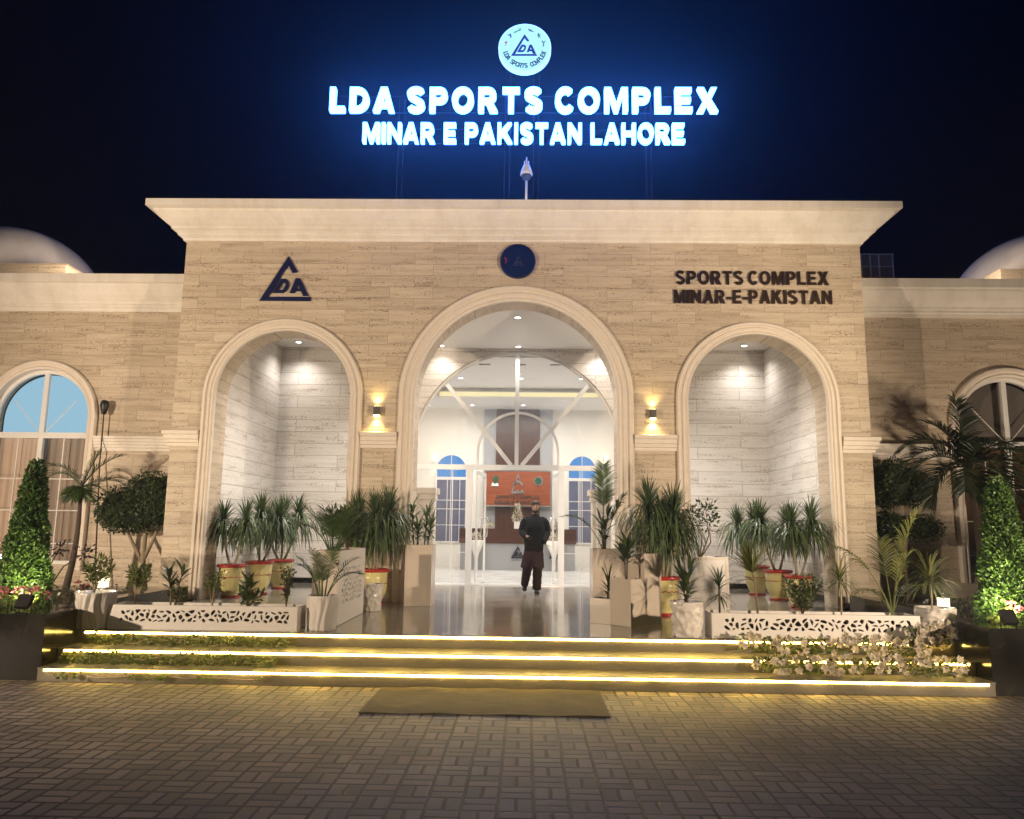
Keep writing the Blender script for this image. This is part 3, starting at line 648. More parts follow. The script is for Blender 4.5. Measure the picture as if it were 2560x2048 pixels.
# ------------------------------------------------------------------ signs on the facade
we = thing('wall_emblem', 'dark navy triangular emblem mounted on the stone above the left arch', 'emblem', (-4.21, 0, 5.68))
b = MB(); b.flat(logo_loops(-4.67, 5.68, .92, .84), -.035, -.010); build('plate', b, M['navy'], we)
b = MB()
for x, z in ((-4.5, 5.72), (-3.9, 5.72), (-4.2, 6.3)): b.box(x - .01, -.012, z - .01, x + .01, .0, z + .01)
build('standoffs', b, M['black'], we)
rs = thing('round_sign', 'unlit dark blue round sign on the stone above the central arch', 'sign', (-.04, 0, 6.44))
b = MB(); b.flat([arc(-.04, 6.44, .30, 0, 360, 48)[:-1]], -.06, -.001); build('disc', b, simple('blue_black_acrylic', (.005, .010, .040), .12), rs)
b = MB(); b.flat([arc(-.04, 6.44, .318, 0, 360, 48)[:-1], arc(-.04, 6.44, .301, 0, 360, 48)[:-1]], -.066, -.002); build('rim', b, M['navy'], rs)
b = MB(); b.flat([[(-.29, 6.50), (-.265, 6.52), (-.25, 6.47), (-.22, 6.50), (-.235, 6.46), (-.24, 6.40), (-.285, 6.395), (-.26, 6.415), (-.265, 6.455)]], -.065, -.0605); build('red_figure', b, simple('dull_red', (.25, .015, .02), .5), rs)
b = MB(); b.flat(logo_loops(-.13, 6.35, .19, .19, True), -.064, -.0602); build('triangle_emblem', b, simple('dim_grey', (.03, .032, .045), .5), rs)
wl = thing('wall_lettering', 'two rows of polished bronze letters on the stone above the right arch', 'lettering', (4.13, 0, 5.68))
for body, x0, z0, x1, z1 in (('SPORTS COMPLEX', 2.78, 6.035, 5.49, 6.285), ('MINAR-E-PAKISTAN', 2.74, 5.685, 5.53, 5.935)):
    for k in text_letters(body, x0, z0, x1, z1, .030, -.024, .225, .14): build('letter', k, M['bronze'], wl)

# ------------------------------------------------------------------ rooftop sign
YS = .6
for body, x0, z0, x1, z1, lb in (('LDA SPORTS COMPLEX', -3.74, 9.66, 3.77, 10.16, 'upper and longer row of glowing white rooftop letters'), ('MINAR E PAKISTAN LAHORE', -3.07, 9.02, 3.12, 9.42, 'lower and shorter row of glowing white rooftop letters')):
    t = thing('illuminated_lettering', lb, 'lit sign', ((x0 + x1) / 2, YS, z0), 'rooftop letter rows')
    for k in text_letters(body, x0, z0, x1, z1, .12, YS - .06, .225 if 'LDA' in body else .20, .19 if 'LDA' in body else .12, .50):
        build('letter', k, M['e_letter'], t)
fr = thing('sign_frame', 'thin dark steel frame of posts and rails carrying the rooftop letters', 'sign frame', (0, YS + .08, 7.39))
fm = simple('grey_painted_steel', (.012, .012, .014), .7, 0, .1, 8, 0, 0, .1)
for x in (-2.35, -.28, .28, 2.45):
    top = 10.0 if abs(x) > 1 else 10.6
    for dx in (-.05, .05): b = MB(); b.box(x + dx - .010, YS + .05, 7.384, x + dx + .010, YS + .07, top); build('post', b, fm, fr)
for z, xx in ((9.70, 3.6), (10.05, 3.6), (9.06, 2.95), (9.36, 2.95)): b = MB(); b.box(-xx, YS + .026, z - .008, xx, YS + .046, z + .008); build('rail', b, fm, fr)
em = thing('emblem_sign', 'glowing round white emblem sign above the rooftop letters', 'lit sign', (.04, YS, 10.45))
ex, ez, er = .04, 11.0, .515
def disc(mb, x, z, r, y0, y1, n=56): mb.flat([arc(x, z, r, 0, 360, n)[:-1]], y0, y1)
b = MB(); b.cur = 0; disc(b, ex, ez, er, YS - .10, YS + .02); build('drum', b, M['e_rim'], em)
b = MB(); disc(b, ex, ez, er - .03, YS - .112, YS - .101); build('face', b, M['e_emblem'], em)
eb = emit('emblem_blue', (.010, .028, .36), 1.0); eg = emit('emblem_grey', (.03, .10, .18), 1.0); egr = emit('emblem_green', (.01, .33, .28), 1.0); erd = emit('emblem_red', (.50, .08, .20), 1.0)
b = MB(); b.flat(logo_loops(ex - .265, ez - .18, .51, .46, True), YS - .121, YS - .113); build('triangle_emblem', b, eb, em)
b = MB(); ltrs = text_letters('LDASPORTSCOMPLEX', 0, 0, 1.36, .095, .008, 0, .22, .16)
seq = 'LDA SPORTS COMPLEX'; pos_ = [i for i, c in enumerate(seq) if c != ' ']
for k, i in zip(ltrs, pos_):
    a = R(198 + (342 - 198) * i / (len(seq) - 1)); cxm = (min(p[0] for p in k.v) + max(p[0] for p in k.v)) / 2
    ca, sa = math.cos(a + math.pi / 2), math.sin(a + math.pi / 2)
    b.add([(ex + .435 * math.cos(a) + (x - cxm) * ca - z * sa, YS - .117 + y, ez + .435 * math.sin(a) + (x - cxm) * sa + z * ca) for x, y, z in k.v], k.f)
build('curved_lettering', b, eg, em)
def figure(a, mat_, pts):
    a = R(a); fx, fz = ex + .375 * math.cos(a), ez + .375 * math.sin(a); b = MB()
    for q in pts: b.tube([(fx + x, YS - .116, fz + z) for x, z in q], [.012] + [.009] * (len(q) - 2) + [.005] if len(q) > 2 else .008, 6)
    build('athlete_figure', b, mat_, em)
figure(168, erd, [[(0, .05), (.005, .0), (-.02, -.05)], [(-.03, .02), (.0, .03), (.03, .04)]])
figure(140, eb, [[(.0, .05), (.01, .0), (-.01, -.05)], [(-.04, .02), (.01, .02), (.03, -.03)], [(-.06, .03), (-.05, .035)]])
figure(108, egr, [[(-.10, -.04), (-.02, .0), (.03, .02), (.03, .06)], [(-.02, .0), (.03, .01)], [(.0, .01), (.005, .045)]])
figure(72, eg, [[(-.05, .03), (-.02, .02), (.03, -.02), (.06, -.02)], [(-.03, .0), (.0, .0), (.02, .03)]])
figure(42, eg, [[(-.02, .05), (.0, .0), (.03, -.04)], [(-.03, .0), (.0, .02), (.03, .02)], [(.0, .0), (-.02, -.05)], [(-.08, .02), (-.07, .02)]])
figure(12, eg, [[(-.03, .06), (.0, .01), (.01, -.06)], [(.035, .06), (.0, .01)], [(.0, -.01), (-.015, -.06)]])
# dome camera on its pole
sc_ = thing('security_camera', 'white dome security camera on a thin pole above the cornice', 'camera', (.10, -.3, 7.39))
yc = -.3
b = MB(); b.tube([(.10, yc, 7.384), (.10, yc, 7.86)], .022, 10); build('pole', b, M['white'], sc_, smooth=True)
b = MB(); b.lathe([(.01, 8.17), (.05, 8.16), (.075, 8.10), (.10, 8.03), (.112, 7.99), (.112, 7.96), (.06, 7.955)], (.10, yc, 0), 24); build('housing', b, M['white'], sc_, smooth=True)
b = MB(); b.lathe([(.092, 7.955), (.09, 7.92), (.07, 7.875), (.03, 7.85), (.01, 7.846)], (.10, yc, 0), 24); build('dome', b, simple('smoked_dome', (.05, .08, .14), .1), sc_, smooth=True)
b = MB()
for dx, hh in ((-.035, .06), (.0, .13), (.035, .06)): b.tube([(.10 + dx, yc, 8.12), (.10 + dx, yc, 8.17 + hh)], .012, 8)
build('antennas', b, M['white'], sc_, smooth=True)

# ------------------------------------------------------------------ wall lamps
for x, z, lb in ((-2.47, 3.70, 'square up and down wall lamp on the pier left of the central arch'), (2.33, 3.69, 'square up and down wall lamp on the pier right of the central arch')):
    t = thing('wall_lamp', lb, 'wall lamp', (x, 0, z), 'pier wall lamps')
    b = MB(); b.box(x - .05, -.11, z - .075, x + .05, -.012, z + .075); b.box(x - .035, -.012, z - .05, x + .035, 0, z + .05); build('body', b, simple('grey_metal', (.16, .14, .12), .35, .6), t)
    b = MB(); b.box(x - .042, -.102, z + .0755, x + .042, -.02, z + .078); build('upper_lens', b, M['e_sconce'], t)
    b = MB(); b.box(x - .042, -.102, z - .095, x + .042, -.02, z - .0755); build('lower_lens', b, M['e_sconce'], t)
    spot('wall_lamp_light', (x, -.06, z + .09), (x, -.02, z + 1), 20, (1, .72, .26), 110, 1, .03)
    spot('wall_lamp_light', (x, -.06, z - .11), (x, -.02, z - 1), 26, (1, .72, .26), 110, 1, .03)
# hall sconces
for x, lb in ((-2.93, 'glowing up and down lamp on the hall wall left of the desk'), (2.78, 'glowing up and down lamp on the hall wall right of the desk')):
    z = 3.86; t = thing('hall_wall_lamp', lb, 'wall lamp', (x, 12.5, z), 'hall wall lamps')
    b = MB(); b.box(x - .05, 12.40, z - .07, x + .05, 12.498, z + .07); build('body', b, M['white'], t)
    b = MB(); b.box(x - .04, 12.41, z + .071, x + .04, 12.49, z + .08); b.box(x - .04, 12.41, z - .08, x + .04, 12.49, z - .071); build('lens', b, M['e_sconce'], t)
    spot('hall_wall_lamp_light', (x, 12.43, z + .10), (x, 12.46, z + 1), 7, (1, .78, .35), 110, 1, .03)
    spot('hall_wall_lamp_light', (x, 12.43, z - .10), (x, 12.46, z - 1), 7, (1, .78, .35), 110, 1, .03)

# roof screen
t = thing('roof_screen', 'framed glass panel standing on the roof right of the cornice', 'roof panel', (6.9, 2.0, 6.41))
b = MB()
for x in (6.32, 6.75, 7.0, 7.18, 7.36, 7.64): b.box(x - .012, 1.99, 6.0, x + .012, 2.03, 7.36)
b.box(6.3, 1.985, 7.361, 7.66, 2.035, 7.385); b.box(6.3, 1.988, 7.10, 7.65, 2.02, 7.115)
build('frame', b, M['frame'], t)
b = MB(); b.box(6.31, 2.005, 6.0, 7.64, 2.012, 7.36); build('pane', b, simple('painted_lit_glass', (.34, .30, .26), .35, .2), t)  # light on the pane put into its paler colour

# ------------------------------------------------------------------ plants
UP = Vector((0, 0, 1))
def rv(a, b): return rng.uniform(a, b)
def blade(mb, p, d, L, w, droop, n=4, flat=None):
    """a narrow leaf that bends down under its own weight"""
    p = Vector(p); d = Vector(d).normalized(); side = (flat - d * flat.dot(d)) if flat else d.cross(UP)
    if side.length < .05: side = Vector((math.cos(rv(0, 6.3)), math.sin(rv(0, 6.3)), 0))
    side.normalize(); vs = []; fs = []
    for i in range(n):
        t = i / n; ww = w * min(1, .55 + t * 3) * (1 - t) ** .45 * .5
        vs += [p - side * ww, p + side * ww]
        p = p + d * (L / n); d = (d + Vector((0, 0, -droop * (1.15 if i else .6) / n * 2))).normalized()
    vs.append(p)
    for i in range(n - 1): fs.append((2 * i, 2 * i + 1, 2 * i + 3, 2 * i + 2))
    fs.append((2 * n - 2, 2 * n - 1, 2 * n)); mb.add(vs, fs)
def leaf(mb, p, d, L, w, nrm=None, fold=.15):
    p = Vector(p); d = Vector(d).normalized(); n_ = (nrm or UP); s = d.cross(n_)
    if s.length < .05: s = d.orthogonal()
    s.normalize(); u = s.cross(d)
    q = p + d * L * .45 + u * fold * w
    mb.add([p, q - s * w / 2, p + d * L, q + s * w / 2, p + d * L * .45], [(0, 4, 2, 1), (0, 3, 2, 4)])
def lance(mb, p, d, L, w, droop=.3):
    blade2 = [(.0, .25), (.25, .9), (.5, 1), (.75, .7)]
    p = Vector(p); d = Vector(d).normalized(); s = d.cross(UP)
    if s.length < .05: s = d.orthogonal()
    s.normalize(); vs = []; 
    for i, (t, k) in enumerate(blade2):
        u = s.cross(d); vs += [p - s * w * k / 2 + u * w * .12 * k, p + s * w * k / 2 + u * w * .12 * k]; p = p + d * L * .25; d = (d + Vector((0, 0, -droop * .4))).normalized()
    vs.append(p); fs = [(2 * i, 2 * i + 1, 2 * i + 3, 2 * i + 2) for i in range(3)] + [(6, 7, 8)]; mb.add(vs, fs)
def sph(az, el): return Vector((math.cos(el) * math.cos(az), math.cos(el) * math.sin(az), math.sin(el)))
def drac_head(mb, c, L, n, w=.016, lo=-.5):
    for i in range(n):
        t = i / n; el = lo + (1.45 - lo) * t ** .8; az = i * 2.399 + rv(-.3, .3)
        l_ = L * rv(.75, 1.15) * (1.1 if el < .8 else .72); blade(mb, Vector(c) + Vector((0, 0, -.22 * L + .34 * L * t)), sph(az, el), l_, w * rv(.8, 1.25), rv(.8, 1.3) * (1.5 if el < .9 else .45), 6)
def frond(mb, ms, p, az, el, L, droop, nl=18, ll=.22, lw=.016, vee=.35, bare=.22, ldroop=.5, rad=.008):
    p = Vector(p); d = sph(az, el); pts = [p.copy()]; ds = [d.copy()]; N = 14
    for i in range(N):
        p = p + d * L / N; d = (d + Vector((0, 0, -droop / N * (1 + i / N)))).normalized(); pts.append(p.copy()); ds.append(d.copy())
    ms.tube(pts, [rad * (1 - .8 * i / N) + .001 for i in range(N + 1)], 5, False)
    for k in range(nl):
        t = bare + (1 - bare) * (k + .5) / nl; f = t * N; i = min(int(f), N - 1); q = pts[i].lerp(pts[i + 1], f - i); dd = ds[i]
        s = dd.cross(UP)
        if s.length < .05: s = Vector((-math.sin(az), math.cos(az), 0))
        s.normalize(); u = s.cross(dd); prof_ = math.sin(math.pi * min(1, .18 + .82 * (1 - t) ** .7 + .05)) if False else (.55 + .45 * math.sin(math.pi * min(1, (t - bare) / (1 - bare) * .9 + .1)))
        for sg in (-1, 1):
            fw = .40 + .75 * t; dirn = (s * sg + dd * fw + u * vee * rv(.6, 1.3)).normalized(); blade(mb, q, dirn, ll * prof_ * rv(.8, 1.15), lw * rv(.7, 1.2), ldroop * rv(.6, 1.5), 3, dd + s * sg * rv(-.5, .1) + u * rv(-.5, .5))
    blade(mb, pts[-1], ds[-1], ll * .6, lw, ldroop, 3)
def shrub(mb, ms, c, h, r, ns, nl, L, w, srad=.006, spread=1.0, bare=.3):
    c = Vector(c)
    for i in range(ns):
        az = i * 2.4 + rv(-.4, .4); tip = c + Vector((math.cos(az) * r * rv(.3, 1), math.sin(az) * r * rv(.3, 1), h * rv(.7, 1)))
        mid = c.lerp(tip, .5) + Vector((rv(-.1, .1) * r, rv(-.1, .1) * r, h * .08)); pts = [c, c.lerp(mid, .5) + Vector((0, 0, h * .05)), mid, tip]; ms.tube(pts, [srad, srad * .85, srad * .6, srad * .3], 5, False)
        for k in range(nl):
            t = bare + (1 - bare) * rv(0, 1); a, b = (c.lerp(mid, t * 2) if t < .5 else mid.lerp(tip, t * 2 - 1)), 0
            off = Vector((rv(-1, 1), rv(-1, 1), rv(-.8, 1))) * (.16 * r * spread); d = (off.normalized() + Vector((0, 0, .35)) + (tip - c).normalized() * .3)
            leaf(mb, a + off, d, L * rv(.7, 1.2), w * rv(.8, 1.2), Vector((rv(-1, 1), rv(-1, 1), 1)).normalized())
def rhapis(mb, ms, c, h, stems, nl, L, w, r=.08, bareness=.45):
    for i in range(stems):
        az = i * 2.1 + .5; top = Vector(c) + Vector((math.cos(az) * r, math.sin(az) * r, h * (1 - .16 * i))); ms.tube([Vector(c) + Vector((math.cos(az) * r * .3, math.sin(az) * r * .3, 0)), Vector(c).lerp(top, .6), top], [.010, .009, .007], 6)
        for k in range(nl):
            t = bareness + (1 - bareness) * k / max(1, nl - 1); q = Vector(c).lerp(top, t); a2 = k * 2.4 + i; lance(mb, q, sph(a2, .25 + .9 * (t - bareness) / (1 - bareness) + rv(-.1, .15)), L * rv(.8, 1.15), w * rv(.8, 1.1), rv(.25, .6))
def plant(label, cat, loc, name, parts, group=None, loc0=None):
    t = thing(name, label, cat, loc, group)
    for nm, mb, mt in parts:
        if mb.v: build(nm, mb, mt, t, smooth=nm in ('trunk', 'stem'), fixn=False)
    return t
def voro(wd, hh, nx, ny, shrink, jit, sq=1.0):
    """rounded organic cells for laser-cut panels"""
    P = []
    for j in range(-1, ny + 1):
        for i in range(-1, nx + 1): P.append(((i + .5 + (.5 if j % 2 else 0) + rv(-jit, jit)) * wd / nx, (j + .5 + rv(-jit, jit)) * hh / ny))
    out = []
    for a in P:
        if not (0 < a[0] < wd and 0 < a[1] < hh): continue
        poly = [(0, 0), (wd, 0), (wd, hh), (0, hh)]
        for q in P:
            if q is a or abs(q[0] - a[0]) > 2.6 * wd / nx or abs(q[1] - a[1]) > 2.6 * hh / ny: continue
            mx, my, nx_, ny_ = (a[0] + q[0]) / 2, (a[1] + q[1]) / 2, q[0] - a[0], q[1] - a[1]; res = []
            for i in range(len(poly)):
                c, d = poly[i], poly[(i + 1) % len(poly)]; fc = (c[0] - mx) * nx_ + (c[1] - my) * ny_; fd = (d[0] - mx) * nx_ + (d[1] - my) * ny_
                if fc <= 0: res.append(c)
                if fc * fd < 0: t = fc / (fc - fd); res.append((c[0] + (d[0] - c[0]) * t, c[1] + (d[1] - c[1]) * t))
            poly = res
            if len(poly) < 3: break
        if len(poly) < 3: continue
        cx_ = sum(p[0] for p in poly) / len(poly); cy_ = sum(p[1] for p in poly) / len(poly); an = rv(0, math.pi); ca, sa = math.cos(an), math.sin(an); k1, k2 = shrink * rv(.85, 1.1), shrink * rv(.35, .75)
        pp = []
        for x, y in poly:
            dx, dy = x - cx_, y - cy_; u, v = dx * ca + dy * sa, -dx * sa + dy * ca; u *= k1; v *= k2; pp.append((cx_ + u * ca - v * sa, cy_ + u * sa + v * ca))
        ch = []
        for i in range(len(pp)):
            c, d = pp[i], pp[(i + 1) % len(pp)]; ch += [(c[0] * .75 + d[0] * .25, c[1] * .75 + d[1] * .25), (c[0] * .25 + d[0] * .75, c[1] * .25 + d[1] * .75)]
        if all(0 < x < wd and 0 < y < hh for x, y in ch): out.append(ch)
    return out

# ---- yellow glazed pots with dracaenas (built once per planting, then placed)
def yellow_pot(t, h=.57, r=.235, c=(0, 0, 0)):
    k = r / .235; prof = [(.14 * k, .03), (.13 * k, .05), (.15 * k, .09), (.195 * k, .19), (.212 * k, .30), (.216 * k, .42), (.222 * k, h - .05), (.19 * k, h - .045), (.18 * k, h - .09)]
    b = MB(); b.lathe(prof, c, 40, None, True); pt = build('pot', b, M['yellow'], t, smooth=True)
    b = MB(); b.lathe([(.155 * k, 0), (.16 * k, .012), (.155 * k, .035), (.12 * k, .04)], c, 40); build('foot', b, M['red'], pt, smooth=True)
    b = MB(); cz = h - .028
    ring = []; nn = 48
    b.lathe([(.215 * k, h - .06), (.245 * k, h - .045), (.25 * k, h - .025), (.24 * k, h - .002), (.21 * k, h), (.195 * k, h - .03)], c, nn, lambda r_, z, a: r_ * (1 + (.03 * math.sin(a * 16) if r_ > .23 * k else 0)), False); build('rim', b, M['red'], pt, smooth=True)
    b = MB()
    pts = [(c[0] + (.2185 * k) * math.cos(a), c[1] + (.2185 * k) * math.sin(a), c[2] + .35 + .006 * math.sin(a * 14)) for a in [2 * math.pi * i / 84 for i in range(85)]]
    b.tube(pts, .006, 5, False); build('painted_band', b, M['red'], pt)
    b = MB(); b.lathe([(.01, h - .06), (.19 * k, h - .07)], c, 24, None, False); build('soil', b, M['soil'], pt)
def drac_plant(label, loc, heads, L, n, h=.57, r=.235, bend=.1, lo=-.5, w=.027):
    n = int(n * 1.9); L *= 1.12
    t = thing('potted_dracaena', label, 'potted plant', loc, 'dracaenas in yellow pots')
    L0 = Vector(loc); yellow_pot(t, h, r, L0)
    mt, ml = MB(), MB()
    for hx, hy, hz in heads:
        base = L0 + Vector((hx * .12, hy * .12, h - .07)); top = L0 + Vector((hx, hy, hz)); mid = base.lerp(top, .5) + Vector((hx * .15, hy * .1, 0)); mt.tube([base, base.lerp(mid, .6), mid, top], [.026, .022, .020, .017], 8); drac_head(ml, top, L, n, w, lo)
    build('trunk', mt, M['palebark'], t, smooth=True); build('foliage', ml, M['leaf_drac'], t, fixn=False); return t
drac_plant('two headed dracaena in the yellow pot nearest the left arch pier', (-5.03, .48, ZP), [(-.20, -.02, 1.27), (.17, .06, 1.29)], .50, 110)
drac_plant('dracaena in the middle one of the three yellow pots in the left alcove', (-4.80, 1.22, ZP), [(-.05, .05, 1.40), (.28, .10, 1.32)], .56, 120, .60, .245)
drac_plant('dracaena in the rearmost yellow pot of the left alcove', (-4.82, 2.55, ZP), [(-.02, .1, 1.42), (.30, .05, 1.40), (-.35, .1, 1.25)], .58, 105, .58, .245)
drac_plant('big dracaena in a yellow pot at the pier left of the central arch', (-2.32, -.52, ZP), [(-.32, .0, 1.30), (.0, -.08, 1.34), (.20, .02, 1.42)], .60, 150, .58, .24, lo=-.7)
drac_plant('big dracaena in a yellow pot at the pier right of the central arch', (2.24, -1.38, ZP), [(-.22, .05, 1.52), (.16, -.02, 1.42), (.0, .1, 1.30)], .62, 160, .57, .225, lo=-.7)
drac_plant('dracaena in the rearmost yellow pot of the right alcove', (4.80, 2.60, ZP), [(-.36, .0, 1.32), (.0, .1, 1.40)], .56, 115, .58, .245)
drac_plant('dracaena in the middle one of the three yellow pots in the right alcove', (4.87, 1.50, ZP), [(-.28, .02, 1.40), (.22, .08, 1.30)], .56, 125, .55, .25)
drac_plant('dracaena in a yellow pot nearest the right arch pier', (4.76, .10, ZP), [(-.08, .0, 1.33), (.28, .05, 1.38)], .54, 120, .53, .23)

# ---- box planters
def box_planter(name, label, x0, y0, x1, y1, z1, mt, rot=0, frame=False, group='box planters', framey=True):
    c = Vector(((x0 + x1) / 2, (y0 + y1) / 2, ZP)); t = thing(name, label, 'planter', c, group); rm = Matrix.Rotation(R(rot), 3, 'Z')
    def bx(mb, *a): mb.box(*a, rot=rm, about=(c.x, c.y, 0))
    def bx(mb, xa, ya, za, xb, yb, zb):
        vs = [c + rm @ (Vector((x, y, 0)) - Vector((c.x, c.y, 0))) + Vector((0, 0, z - ZP)) for z in (za, zb) for x, y in ((xa, ya), (xb, ya), (xb, yb), (xa, yb))]
        mb.add(vs, [(0, 3, 2, 1), (4, 5, 6, 7), (0, 1, 5, 4), (1, 2, 6, 5), (2, 3, 7, 6), (3, 0, 4, 7)])
    b = MB(); w_ = .02; z0 = ZP + .002
    bx(b, x0, y0, z0, x1, y0 + w_, z1); bx(b, x0, y1 - w_, z0, x1, y1, z1); bx(b, x0, y0 + w_ + .0005, z0, x0 + w_, y1 - w_ - .0005, z1 - .001); bx(b, x1 - w_, y0 + w_ + .0005, z0, x1, y1 - w_ - .0005, z1 - .001)
    build('box', b, mt, t)
    if frame:
        b = MB(); e = .028
        for q in ((x0 + .001, y0 - .004, z1 - .05, x1 - .001, y0 - .0005, z1 - .002), (x0 + .001, y0 - .004, z0, x0 + e, y0 - .0005, z1 - .051), (x1 - e * 2, y0 - .004, z0, x1 - .001, y0 - .0005, z1 - .051)): bx(b, *q)
        build('front_trim', b, M['cream_plain'], t)
    b = MB(); bx(b, x0 + w_, y0 + w_, z1 - .06, x1 - w_, y1 - w_, z1 - .03); build('soil', b, M['soil'], t)
    return t
box_planter('tall_planter', 'tall cream marble planter beside the left jamb of the central arch', -1.80, -.62, -1.37, -.08, 1.42, M['cream'], 0, True)
box_planter('tall_planter', 'tall cream marble planter beside the right jamb of the central arch', 1.22, -.78, 1.78, -.14, 1.39, M['cream'], 0, True)
box_planter('small_planter', 'smallest and lowest cream box planter at the right of the porch', 1.10, -2.62, 1.42, -2.25, .78, M['cream_plain'], -30)
box_planter('medium_planter', 'medium height cream box planter standing in front of a taller one', 1.36, -2.86, 1.70, -2.50, 1.055, M['cream_plain'], 42)
box_planter('tall_planter', 'tall cream box planter directly behind the medium height one', 1.62, -2.55, 1.94, -2.22, 1.38, M['cream_plain'], 38)
box_planter('marble_planter', 'wide white veined marble planter behind the hammered pot on the right', 2.58, -.66, 3.38, -.16, 1.285, M['whitebox'], 8, True)
# tall planter with a laser-cut side panel
t = box_planter('cut_panel_planter', 'tall white planter with a laser cut pattern on its right side', -2.56, -3.30, -2.235, -1.72, 1.39, M['cream_plain'])
b = MB(); holes = [[(x + .18, y + .24) for x, y in h_] for h_ in voro(1.22, .48, 14, 7, .80, .36)]
tmp = MB(); tmp.flat([rect(0, 0, 1.57, .93)] + holes, 0, .012)
b.add([(-2.234 + y, -3.295 + x, ZP + .006 + z) for x, y, z in tmp.v], tmp.f); build('cut_panel', b, M['whitebox'], t)
b = MB(); b.box(-2.2345, -3.28, ZP + .2, -2.2335, -1.74, 1.2); build('shade_backing', b, M['dark'], t)  # sheet coloured dark as the shade behind the cut holes
# low long planters with laser-cut fronts
def low_planter(label, x0, x1, flip):
    y0, y1, z1 = -3.82, -3.45, .735
    t = thing('low_planter', label, 'planter', ((x0 + x1) / 2, y0, ZP), 'long low planters'); b = MB(); z0 = ZP + .002
    b.box(x0, y1 - .015, z0, x1, y1, z1); b.box(x0, y0 + .0155, z0, x0 + .015, y1 - .0155, z1 - .001); b.box(x1 - .015, y0 + .0155, z0, x1, y1 - .0155, z1 - .001); b.box(x0 + .016, y0 + .0155, z1 - .0125, x1 - .016, y0 + .05, z1 - .001); build('box', b, M['whitebox'], t)
    L = x1 - x0; hl = [[(x + x0 + .13, y + .535) for x, y in h_] for h_ in voro(L - .22, .155, 25, 3, .86, .40)]
    b = MB(); b.flat([rect(x0, .525, x1, z1)] + hl, y0, y0 + .015); b.box(x0, y0, z0, x1, y0 + .015, .5249); build('cut_front', b, M['whitebox'], t)
    b = MB(); b.box(x0 + .02, y0 + .06, z0 + .02, x1 - .02, y0 + .066, z1 - .05); build('shade_sheet', b, M['dark'], t)  # dark sheet painted as the shade inside the planter
    b = MB(); b.box(x0 + .017, y0 + .067, z1 - .08, x1 - .017, y1 - .017, z1 - .045); build('soil', b, M['soil'], t)
low_planter('long low white planter with a laser cut front on the left of the steps', -4.86, -2.575, 0)
low_planter('long low white planter with a laser cut front on the right of the steps', 2.36, 4.80, 1)
# ceramic vases
def wavy(label, x, y, h, rt, rb, amp, seed):
    t = thing('fluted_pot', label, 'pot', (x, y, ZP), 'white fluted pots'); b = MB(); N = 18; ph = seed
    prof = [(rb + (rt - rb) * (i / N) ** .8, h * i / N) for i in range(N + 1)] + [(rt - .02, h), (rt - .03, h - .05)]
    def fn(r, z, a): q = z / h; return r * (1 + amp * (1 if r > rt - .015 or z < h - .001 else 0) * (math.sin(a * 11 + 1.6 * math.sin(q * 4.2 + ph + 2 * math.sin(a * 2))) ** 3) * min(1, (1 - q) * 5 + .15))
    b.lathe(prof, (x, y, ZP + .002), 120, fn); build('pot', b, M['ceramic'], t, smooth=True)
    b = MB(); b.lathe([(.01, h - .04), (rt - .03, h - .045)], (x, y, ZP), 24, None, False); build('soil', b, M['soil'], t)
def hammered(label, x, y, h, rt, rb, seed):
    t = thing('hammered_pot', label, 'pot', (x, y, ZP), 'white hammered pots'); b = MB(); N = 26; cells = [(rv(0, 2 * math.pi), rv(-.05, 1.05)) for _ in range(80)]
    def fn(r, z, a):
        if z > h * .99: return r
        q = z / h; d = sorted((((min(abs(a - ca), 2 * math.pi - abs(a - ca))) * .17) ** 2 + ((q - cq) * h) ** 2) ** .5 for ca, cq in cells)
        return r * (1.03 - .15 * max(0, 1 - (d[0] / .052) ** 2))
    prof = [(rb + (rt - rb) * i / N, h * i / N) for i in range(N + 1)] + [(rt - .025, h), (rt - .035, h - .05)]
    b.lathe(prof, (x, y, ZP + .002), 110, fn); build('pot', b, M['ceramic'], t, smooth=True)
    b = MB(); b.lathe([(.01, h - .04), (rt - .03, h - .045)], (x, y, ZP), 24, None, False); build('soil', b, M['soil'], t)
wavy('white fluted pot at the outer left end of the top step', -5.06, -3.76, .43, .235, .175, .07, .4)
wavy('white fluted pot in front of the tall cut panel planter', -2.335, -3.60, .41, .185, .165, .05, 2.2)
hammered('white hammered pot at the inner end of the right low planter', 2.085, -3.72, .41, .20, .172, 1)
hammered('white hammered pot at the outer right end of the top step', 5.03, -3.72, .38, .225, .19, 2)
hammered('small white hammered pot behind the tall cut panel planter', -2.16, -1.40, .40, .16, .14, 3)

# ---- plants in the planters
def new(): return MB(), MB()
# areca palms
def areca(label, c, n, L, el0, ll, lw, nl, droop, name='areca_palm', az0=0, mat_='leaf_palm', rad=.009, spread=.05, ld=.45, group='areca palms'):
    ml, ms = new()
    for i in range(n):
        az = az0 + i * 2 * math.pi / n + rv(-.3, .3); el = el0 + rv(-.18, .22); q = Vector(c) + Vector((math.cos(az) * spread, math.sin(az) * spread, 0)); frond(ml, ms, q, az, min(el, 1.5), L * rv(.85, 1.1), droop * rv(.8, 1.2), nl, ll, lw, .35, .35, ld, rad)
    return plant(label, 'palm', c, name, [('foliage', ml, M[mat_]), ('stem', ms, M['leaf_palm'])], group)
areca('bushy areca palm in the tall cut panel planter', (-2.42, -2.85, 1.35), 11, .66, 1.15, .25, .014, 18, .9)
areca('slender young palm in the fluted pot before the cut panel planter', (-2.335, -3.60, .83), 9, .62, 1.28, .16, .016, 14, 1.1, az0=.6)
ml, ms = new()   # second clump in the long planter box
